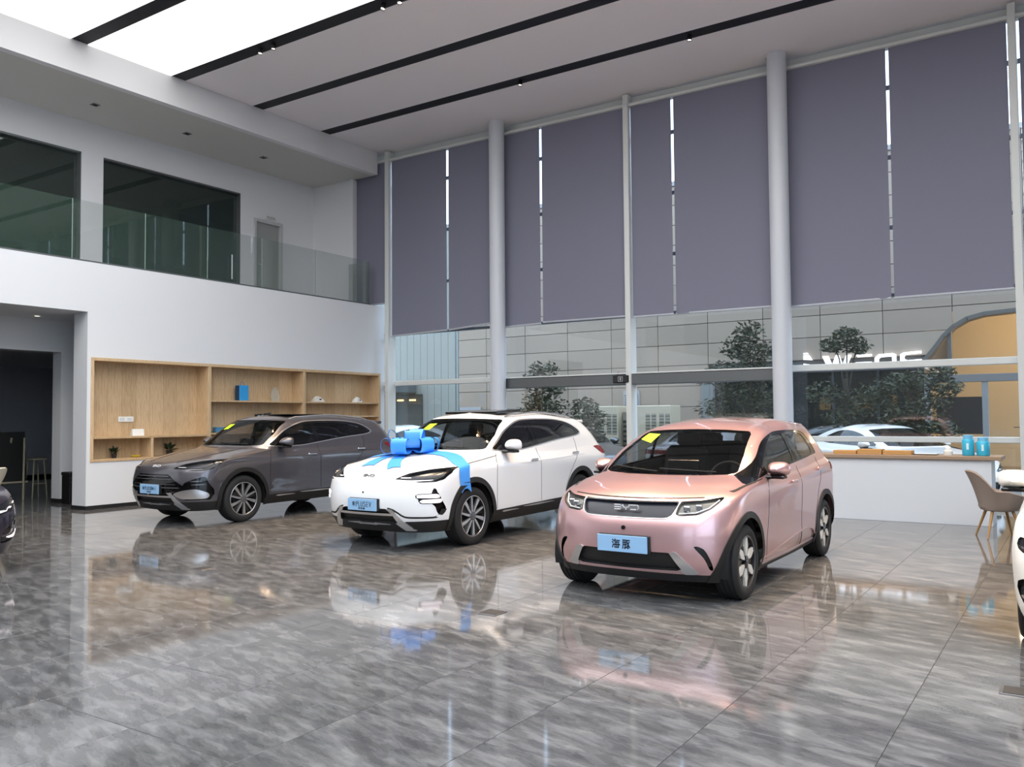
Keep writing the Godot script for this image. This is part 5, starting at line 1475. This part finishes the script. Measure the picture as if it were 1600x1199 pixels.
func ccr(p0: Vector3, p1: Vector3, p2: Vector3, p3: Vector3, t: float) -> Vector3:
	var d0 := maxf(pow(p0.distance_to(p1), 0.5), 1e-4)
	var d1 := maxf(pow(p1.distance_to(p2), 0.5), 1e-4)
	var d2 := maxf(pow(p2.distance_to(p3), 0.5), 1e-4)
	var m1 := (p1 - p0) / d0 - (p2 - p0) / (d0 + d1) + (p2 - p1) / d1
	var m2 := (p2 - p1) / d1 - (p3 - p1) / (d1 + d2) + (p3 - p2) / d2
	m1 *= d1
	m2 *= d1
	var t2 := t * t
	var t3 := t2 * t
	return (2 * t3 - 3 * t2 + 1) * p1 + (t3 - 2 * t2 + t) * m1 + (3 * t2 - 2 * t3) * p2 + (t3 - t2) * m2

# returns an array of grids {p: [row][col], n: [row][col]}; rows go up, columns go from front centre to rear centre
func loft(rings: Array, creases: Array, per: Array, nf: int, ns: int, nr: int) -> Array:
	var pts := []
	for r in rings: pts.append(ring_points(r, nf, ns, nr))
	var cols: int = pts[0].size()
	var grids := []
	var cuts := [0] + creases + [rings.size() - 1]
	for s in cuts.size() - 1:
		var a: int = cuts[s]
		var b: int = cuts[s + 1]
		var rows := []
		for k in range(a, b):
			for i in per[k]:
				var t: float = float(i) / per[k]
				var row := []
				for j in cols:
					var p1: Vector3 = pts[k][j]
					var p2: Vector3 = pts[k + 1][j]
					var p0: Vector3 = pts[k - 1][j] if k > a else p1 * 2.0 - p2
					var p3: Vector3 = pts[k + 2][j] if k + 2 <= b else p2 * 2.0 - p1
					row.append(ccr(p0, p1, p2, p3, t))
				rows.append(row)
		rows.append(pts[b].duplicate())
		var R := rows.size()
		var nn := []
		for i in R:
			var line := []
			for j in cols:
				var du: Vector3
				if j == 0: du = rows[i][1] - rows[i][1] * Vector3(-1, 1, 1)
				elif j == cols - 1: du = rows[i][j - 1] * Vector3(-1, 1, 1) - rows[i][j - 1]
				else: du = rows[i][j + 1] - rows[i][j - 1]
				var dv: Vector3 = rows[mini(i + 1, R - 1)][j] - rows[maxi(i - 1, 0)][j]
				var m := du.cross(dv)
				if m.length() < 1e-10: m = Vector3.UP
				if j == 0 or j == cols - 1: m.x = 0.0
				line.append(m.normalized())
			nn.append(line)
		grids.append({"p": rows, "n": nn})
	return grids

func poly_sdf(poly: PackedVector2Array, p: Vector2) -> float:   # > 0 inside
	var d := 1e9
	var s := false
	var m := poly.size()
	var j := m - 1
	for i in m:
		var a := poly[i]
		var e := poly[j] - a
		var w := p - a
		var l := e.length_squared()
		var b := w - e * clampf(w.dot(e) / maxf(l, 1e-12), 0.0, 1.0)
		d = minf(d, b.length_squared())
		if (a.y > p.y) != (poly[j].y > p.y) and p.x < e.x * (p.y - a.y) / e.y + a.x: s = not s
		j = i
	return sqrt(d) if s else -sqrt(d)

# region: {called, view F S T R, poly or circle [centre, radius], depth (into the body, < 0 proud), drop}
func reg(called: String, view: String, poly: PackedVector2Array, depth := 0.0, more := {}) -> Dictionary:
	var r := {"called": called, "view": view, "poly": poly, "depth": depth, "drop": false, "lo": Vector2(1e9, 1e9), "hi": Vector2(-1e9, -1e9), "ok": -9.0, "curve": 0.0}
	r.merge(more, true)
	for p in poly:
		r.lo = r.lo.min(p); r.hi = r.hi.max(p)
	if r.has("circle"):
		r.lo = r.circle[0] - Vector2.ONE * r.circle[1]; r.hi = r.circle[0] + Vector2.ONE * r.circle[1]
	return r

func flat_of(view: String, p: Vector3) -> Vector2:
	match view:
		"F", "R": return Vector2(p.x, p.y)
		"S": return Vector2(p.z, p.y)
	return Vector2(p.x, p.z)

func in_region(r: Dictionary, p: Vector3) -> float:
	var q := flat_of(r.view, p)
	if r.has("circle"): return r.circle[1] - q.distance_to(r.circle[0])
	return poly_sdf(r.poly, q)

func applies(r: Dictionary, c: Vector3, m: Vector3) -> bool:
	match r.view:
		"F": return c.z > r.get("from", 0.6) and m.z > r.get("facing", 0.02)
		"R": return c.z < -r.get("from", 0.6) and m.z < -r.get("facing", 0.02)
		"S": return c.x > r.get("from", 0.4) and m.x > r.get("facing", 0.12)
	return m.y > r.get("facing", 0.2)

# cut the body into its regions; gives {called: G} for the +x half, "body" being what is left
func cut_body(grids: Array, regions: Array) -> Dictionary:
	var out := {"body": G.new(), "lining": G.new()}
	for r in regions:
		if not out.has(r.called): out[r.called] = G.new()
	for g in grids:
		var P: Array = g.p
		var N: Array = g.n
		for i in P.size() - 1:
			for j in P[0].size() - 1:
				var poly: Array = [P[i][j], P[i][j + 1], P[i + 1][j + 1], P[i + 1][j]]
				var nor: Array = [N[i][j], N[i][j + 1], N[i + 1][j + 1], N[i + 1][j]]
				var c: Vector3 = (poly[0] + poly[1] + poly[2] + poly[3]) / 4.0
				var m: Vector3 = (nor[0] + nor[1] + nor[2] + nor[3]) / 4.0
				for r in regions:
					if poly.is_empty(): break
					if not applies(r, c, m): continue
					var q0 := flat_of(r.view, poly[0])
					var lo := q0
					var hi := q0
					for k in range(1, poly.size()):
						var q := flat_of(r.view, poly[k])
						lo = lo.min(q); hi = hi.max(q)
					if hi.x < r.lo.x or hi.y < r.lo.y or lo.x > r.hi.x or lo.y > r.hi.y: continue
					var f: Array[float] = []
					var pos := 0
					for p in poly:
						var d := in_region(r, p)
						f.append(d)
						if d > 0.0: pos += 1
					if pos == 0: continue
					var ip: Array = []
					var iN: Array = []
					var op: Array = []
					var oN: Array = []
					var edge: Array = []
					if pos == poly.size():
						ip = poly; iN = nor
					else:
						for k in poly.size():
							var l := (k + 1) % poly.size()
							if f[k] > 0.0:
								ip.append(poly[k]); iN.append(nor[k])
							else:
								op.append(poly[k]); oN.append(nor[k])
							if (f[k] > 0.0) != (f[l] > 0.0):
								var t: float = f[k] / (f[k] - f[l])
								var pp: Vector3 = poly[k].lerp(poly[l], t)
								var pn: Vector3 = nor[k].lerp(nor[l], t).normalized()
								ip.append(pp); iN.append(pn); op.append(pp); oN.append(pn)
								edge.append(pp); edge.append(pn)
					if not r.drop:
						var o: G = out[r.called]
						var w := []
						for k in ip.size(): w.append(ip[k] - iN[k] * r.depth)
						for k in range(1, ip.size() - 1):
							o.tri(w[0], w[k], w[k + 1], iN[0], iN[k], iN[k + 1])
						if r.depth != 0.0 and edge.size() == 4:
							var e: Vector3 = (edge[2] - edge[0]).cross(edge[1])
							o.quad(edge[0], edge[2], edge[2] - edge[3] * r.depth, edge[0] - edge[1] * r.depth, e)
					poly = op
					nor = oN
				if poly.size() >= 3:
					for k in range(1, poly.size() - 1):
						out.body.tri(poly[0], poly[k], poly[k + 1], nor[0], nor[k], nor[k + 1])
						if c.y > 0.95:
							out.lining.tri(poly[0] - nor[0] * 0.03, poly[k] - nor[k] * 0.03, poly[k + 1] - nor[k + 1] * 0.03, -nor[0], -nor[k], -nor[k + 1])
	return out
# ---------------------------------------------------------------- helpers: mesh builder
class G:
	var v := PackedVector3Array()
	var n := PackedVector3Array()
	var uv := PackedVector2Array()
	var has_uv := false
	func tri(a: Vector3, b: Vector3, c: Vector3, na: Vector3, nb: Vector3, nc: Vector3) -> void:
		if (b - a).cross(c - a).dot(na + nb + nc) > 0.0:
			v.append(a); v.append(c); v.append(b)
			n.append(na); n.append(nc); n.append(nb)
		else:
			v.append(a); v.append(b); v.append(c)
			n.append(na); n.append(nb); n.append(nc)
	func flat(a: Vector3, b: Vector3, c: Vector3, out: Vector3) -> void:
		var m := (b - a).cross(c - a).normalized()
		if m.dot(out) < 0.0: m = -m
		tri(a, b, c, m, m, m)
	func quad(a: Vector3, b: Vector3, c: Vector3, d: Vector3, out: Vector3) -> void:
		flat(a, b, c, out); flat(a, c, d, out)
	# box from centre and size, edges chamfered by e, turned by basis
	func box(at: Vector3, size: Vector3, e := 0.0, turn := Basis()) -> G:
		var h := size / 2.0
		e = minf(e, minf(h.x, minf(h.y, h.z)) * 0.9)
		for ax in 3:
			var b := (ax + 1) % 3
			var c := (ax + 2) % 3
			for s in [-1.0, 1.0]:
				var p: Array[Vector3] = []
				for k in [[-1, -1], [1, -1], [1, 1], [-1, 1]]:
					var q := Vector3.ZERO
					q[ax] = h[ax] * s; q[b] = (h[b] - e) * k[0]; q[c] = (h[c] - e) * k[1]
					p.append(at + turn * q)
				var o := Vector3.ZERO
				o[ax] = s
				quad(p[0], p[1], p[2], p[3], turn * o)
		if e > 0.0:
			for ax in 3:
				var b := (ax + 1) % 3
				var c := (ax + 2) % 3
				for s in [-1.0, 1.0]:
					for t in [-1.0, 1.0]:
						var p: Array[Vector3] = []
						for k in [[-1, 0], [1, 0], [1, 1], [-1, 1]]:
							var q := Vector3.ZERO
							q[ax] = (h[ax] - e) * k[0]
							q[b] = s * (h[b] - (e if k[1] else 0.0)); q[c] = t * (h[c] - (0.0 if k[1] else e))
							p.append(at + turn * q)
						var o := Vector3.ZERO
						o[b] = s; o[c] = t
						quad(p[0], p[1], p[2], p[3], turn * o)
			for i in 8:
				var s := Vector3(1 if i & 1 else -1, 1 if i & 2 else -1, 1 if i & 4 else -1)
				flat(at + turn * (s * Vector3(h.x, h.y - e, h.z - e)), at + turn * (s * Vector3(h.x - e, h.y, h.z - e)), at + turn * (s * Vector3(h.x - e, h.y - e, h.z)), turn * s)
		return self
	func span(a: Vector3, b: Vector3, e := 0.0) -> G:
		return box((a + b) / 2.0, (b - a).abs(), e)
	# profile [radius, along] turned round an axis
	func lathe(at: Vector3, axis: Vector3, prof: Array, seg := 32, smooth := true, close := false) -> G:
		var d := axis.normalized()
		var x := d.cross(Vector3.UP if absf(d.y) < 0.9 else Vector3.RIGHT).normalized()
		var y := d.cross(x)
		var m := prof.size()
		for i in (m if close else m - 1):
			var p: Array = prof[i]
			var q: Array = prof[(i + 1) % m]
			var t := Vector2(q[0] - p[0], q[1] - p[1])
			if t.length() < 1e-6: continue
			var nr := Vector2(t.y, -t.x).normalized()
			var n0 := nr
			var n1 := nr
			if smooth:
				if i > 0:
					var a := Vector2(p[0] - prof[i - 1][0], p[1] - prof[i - 1][1])
					var an := Vector2(a.y, -a.x).normalized()
					if an.dot(nr) > 0.6: n0 = (an + nr).normalized()
				if i < m - 2:
					var a := Vector2(prof[i + 2][0] - q[0], prof[i + 2][1] - q[1])
					var an := Vector2(a.y, -a.x).normalized()
					if an.dot(nr) > 0.6: n1 = (an + nr).normalized()
			for k in seg:
				var a0 := TAU * k / seg
				var a1 := TAU * (k + 1) / seg
				var r0 := x * cos(a0) + y * sin(a0)
				var r1 := x * cos(a1) + y * sin(a1)
				var A: Vector3 = at + r0 * p[0] + d * p[1]
				var B: Vector3 = at + r1 * p[0] + d * p[1]
				var C: Vector3 = at + r1 * q[0] + d * q[1]
				var D: Vector3 = at + r0 * q[0] + d * q[1]
				if p[0] > 1e-6: tri(A, B, C, r0 * n0.x + d * n0.y, r1 * n0.x + d * n0.y, r1 * n1.x + d * n1.y)
				if q[0] > 1e-6: tri(A, C, D, r0 * n0.x + d * n0.y, r1 * n1.x + d * n1.y, r0 * n1.x + d * n1.y)
		return self
	func tube(pts: Array, r: float, seg := 8, caps := true) -> G:
		var rings := []
		var side := Vector3.ZERO
		for i in pts.size():
			var t: Vector3 = (pts[mini(i + 1, pts.size() - 1)] - pts[maxi(i - 1, 0)]).normalized()
			if side == Vector3.ZERO: side = t.cross(Vector3.UP if absf(t.y) < 0.9 else Vector3.RIGHT).normalized()
			side = (side - t * side.dot(t)).normalized()
			var up := t.cross(side)
			var ring := []
			for k in seg:
				var a := TAU * k / seg
				ring.append(side * cos(a) + up * sin(a))
			rings.append(ring)
		for i in pts.size() - 1:
			for k in seg:
				var j := (k + 1) % seg
				var a: Vector3 = rings[i][k]
				var b: Vector3 = rings[i][j]
				var c: Vector3 = rings[i + 1][j]
				var d: Vector3 = rings[i + 1][k]
				tri(pts[i] + a * r, pts[i] + b * r, pts[i + 1] + c * r, a, b, c)
				tri(pts[i] + a * r, pts[i + 1] + c * r, pts[i + 1] + d * r, a, c, d)
		if caps:
			for e in [0, pts.size() - 1]:
				var o: Vector3 = (pts[0] - pts[1]) if e == 0 else (pts[e] - pts[e - 1])
				for k in seg:
					flat(pts[e], pts[e] + rings[e][k] * r, pts[e] + rings[e][(k + 1) % seg] * r, o)
		return self
	# polygon in the plane (ex, ey) at a place, pushed along ez by depth (both ways from 0)
	func plate(at: Vector3, ex: Vector3, ey: Vector3, poly: PackedVector2Array, depth: float) -> G:
		var ez := ex.cross(ey).normalized()
		var ix := Geometry2D.triangulate_polygon(poly)
		for i in range(0, ix.size(), 3):
			var a := at + ex * poly[ix[i]].x + ey * poly[ix[i]].y
			var b := at + ex * poly[ix[i + 1]].x + ey * poly[ix[i + 1]].y
			var c := at + ex * poly[ix[i + 2]].x + ey * poly[ix[i + 2]].y
			flat(a + ez * depth, b + ez * depth, c + ez * depth, ez)
			flat(a, b, c, -ez)
		var m := poly.size()
		var mid := Vector2.ZERO
		var cw := Geometry2D.is_polygon_clockwise(poly)
		for i in m:
			var p := poly[i]
			var q := poly[(i + 1) % m]
			var t := q - p
			var o2 := Vector2(t.y, -t.x) * (-1.0 if cw else 1.0)
			var a := at + ex * p.x + ey * p.y
			var b := at + ex * q.x + ey * q.y
			quad(a, b, b + ez * depth, a + ez * depth, ex * o2.x + ey * o2.y)
		return self
	# grid of points [row][column] with smooth normals
	func sheet(rows: Array, out_from := Vector3.ZERO, wrap := false) -> G:
		var R := rows.size()
		var C: int = rows[0].size()
		var nn := []
		for i in R:
			var line := []
			for j in C:
				var j0 := (j - 1 + C) % C if wrap else maxi(j - 1, 0)
				var j1 := (j + 1) % C if wrap else mini(j + 1, C - 1)
				var du: Vector3 = rows[i][j1] - rows[i][j0]
				var dv: Vector3 = rows[mini(i + 1, R - 1)][j] - rows[maxi(i - 1, 0)][j]
				var m := du.cross(dv)
				m = m.normalized() if m.length() > 1e-12 else Vector3.UP
				if m.dot(rows[i][j] - out_from) < 0.0: m = -m
				line.append(m)
			nn.append(line)
		for i in R - 1:
			for j in (C if wrap else C - 1):
				var k := (j + 1) % C
				tri(rows[i][j], rows[i][k], rows[i + 1][k], nn[i][j], nn[i][k], nn[i + 1][k])
				tri(rows[i][j], rows[i + 1][k], rows[i + 1][j], nn[i][j], nn[i + 1][k], nn[i + 1][j])
		return self
	func ellipsoid(at: Vector3, r: Vector3, turn := Basis(), e := 1.0, seg := 20) -> G:
		var rows := []
		for i in range(1, seg):
			var a := PI * i / seg - PI / 2
			var row := []
			for j in seg * 2:
				var b := TAU * j / (seg * 2)
				var c := pow(cos(a), e)
				row.append(at + turn * (Vector3(c * signf(cos(b)) * pow(absf(cos(b)), e), signf(sin(a)) * pow(absf(sin(a)), e), c * signf(sin(b)) * pow(absf(sin(b)), e)) * r))
			rows.append(row)
		sheet(rows, at, true)
		for k in [0, rows.size() - 1]:
			var o := turn * Vector3(0, -1 if k == 0 else 1, 0)
			var p := at + o * r.y
			for j in seg * 2: flat(p, rows[k][j], rows[k][(j + 1) % (seg * 2)], o)
		return self
	func planar_uv(s: float) -> void:
		has_uv = true
		uv.clear()
		for i in v.size():
			var a := n[i].abs()
			uv.append(Vector2(v[i].z, -v[i].y) * s if a.x > a.y and a.x > a.z else (Vector2(v[i].x, v[i].z) * s if a.y > a.z else Vector2(v[i].x, -v[i].y) * s))
	func append(o: G, mirror := false) -> void:
		if not mirror:
			v.append_array(o.v); n.append_array(o.n)
			return
		for i in range(0, o.v.size(), 3):
			for k in [0, 2, 1]:
				var p := o.v[i + k]
				var q := o.n[i + k]
				v.append(Vector3(-p.x, p.y, p.z)); n.append(Vector3(-q.x, q.y, q.z))
	func moved(t: Transform3D) -> G:
		for i in v.size():
			v[i] = t * v[i]
			n[i] = (t.basis * n[i]).normalized()
		return self
	func mesh() -> ArrayMesh:
		var a := []
		a.resize(Mesh.ARRAY_MAX)
		# weld equal corners
		var vv := PackedVector3Array()
		var nn := PackedVector3Array()
		var uu := PackedVector2Array()
		var ix := PackedInt32Array()
		var at := {}
		for i in v.size():
			var key := [Vector3i((v[i] * 20000.0).round()), Vector3i((n[i] * 200.0).round()), uv[i] if has_uv else Vector2.ZERO]
			if not at.has(key):
				at[key] = vv.size()
				vv.append(v[i]); nn.append(n[i])
				if has_uv: uu.append(uv[i])
			ix.append(at[key])
		a[Mesh.ARRAY_VERTEX] = vv
		a[Mesh.ARRAY_NORMAL] = nn
		if has_uv: a[Mesh.ARRAY_TEX_UV] = uu
		a[Mesh.ARRAY_INDEX] = ix
		var m := ArrayMesh.new()
		m.add_surface_from_arrays(Mesh.PRIMITIVE_TRIANGLES, a)
		return m

# ---------------------------------------------------------------- helpers: nodes, tags, materials
var taken := {}
func numbered(called: String) -> String:
	taken[called] = taken.get(called, -1) + 1
	return called if taken[called] == 0 else "%s_%03d" % [called, taken[called]]

func tag(o: Node3D, label := "", category := "", group := "", kind := "") -> Node3D:
	if label: o.set_meta("label", label)
	if category: o.set_meta("category", category)
	if group: o.set_meta("group", group)
	if kind: o.set_meta("kind", kind)
	return o

func base(called: String, at := Vector3.ZERO, turn := 0.0) -> Node3D:
	var o := Node3D.new()
	o.name = numbered(called)
	add_child(o)
	o.position = at
	o.rotation.y = turn
	return o

func sub(called: String, parent: Node3D, at := Vector3.ZERO) -> Node3D:
	var o := Node3D.new()
	o.name = called
	parent.add_child(o, true)
	o.position = at
	return o

func put(called: String, shape, m: Material, parent: Node3D = null, at := Vector3.ZERO) -> MeshInstance3D:
	var o := MeshInstance3D.new()
	o.mesh = shape.mesh() if shape is G else shape
	o.material_override = m
	o.name = called if parent else numbered(called)
	(parent if parent else self).add_child(o, true)
	o.position = at
	return o

func copy(o: Node3D, at: Vector3, turn := 0.0, label := "") -> Node3D:
	var c: Node3D = o.duplicate()
	c.name = numbered(RegEx.create_from_string("_\\d+$").sub(o.name, ""))
	add_child(c)
	c.position = at
	c.rotation.y = turn
	if label: c.set_meta("label", label)
	return c

func mat(r: float, g: float, b: float, rough := 0.5, metal := 0.0) -> StandardMaterial3D:
	# r, g, b: sRGB 0..255
	var m := StandardMaterial3D.new()
	m.albedo_color = Color(r / 255.0, g / 255.0, b / 255.0)
	m.roughness = rough
	m.metallic = metal
	return m

func pane(r: float, g: float, b: float, alpha: float) -> StandardMaterial3D:
	var m := mat(r, g, b, 0.02)
	m.albedo_color.a = alpha
	m.transparency = BaseMaterial3D.TRANSPARENCY_ALPHA
	m.cull_mode = BaseMaterial3D.CULL_DISABLED
	return m

func paint(r: float, g: float, b: float, metal: float, rough: float) -> StandardMaterial3D:
	var m := mat(r, g, b, rough, metal)
	m.clearcoat_enabled = true
	m.clearcoat = 1.0
	m.clearcoat_roughness = 0.03
	return m

func glow(r: float, g: float, b: float, energy: float) -> StandardMaterial3D:
	var m := mat(r, g, b, 0.4)
	m.emission_enabled = true
	m.emission = m.albedo_color
	m.emission_energy_multiplier = energy
	return m

func noise_tex(seed_: int, freq: float, ramp: Array, octaves := 4, warp := 0.0, size := 512, type := FastNoiseLite.TYPE_SIMPLEX_SMOOTH) -> NoiseTexture2D:
	var f := FastNoiseLite.new()
	f.seed = seed_
	f.noise_type = type
	f.frequency = freq
	f.fractal_octaves = octaves
	if warp > 0.0:
		f.domain_warp_enabled = true
		f.domain_warp_amplitude = warp
		f.domain_warp_frequency = freq * 2.0
	var t := NoiseTexture2D.new()
	t.width = size
	t.height = size
	t.seamless = true
	t.noise = f
	if ramp:
		var g := Gradient.new()
		var offs := PackedFloat32Array()
		var cols := PackedColorArray()
		for k in ramp:
			offs.append(k[0])
			cols.append(Color(k[1] / 255.0, k[2] / 255.0, k[3] / 255.0))
		g.offsets = offs
		g.colors = cols
		t.color_ramp = g
	return t

func smooth_loop(p: Array, each := 5) -> PackedVector2Array:
	var out := PackedVector2Array()
	var m := p.size()
	for i in m:
		for k in each:
			out.append(p[i].cubic_interpolate(p[(i + 1) % m], p[(i - 1 + m) % m], p[(i + 2) % m], float(k) / each))
	return out

func pts2(a: Array) -> PackedVector2Array:
	var out := PackedVector2Array()
	for i in range(0, a.size(), 2): out.append(Vector2(a[i], a[i + 1]))
	return out
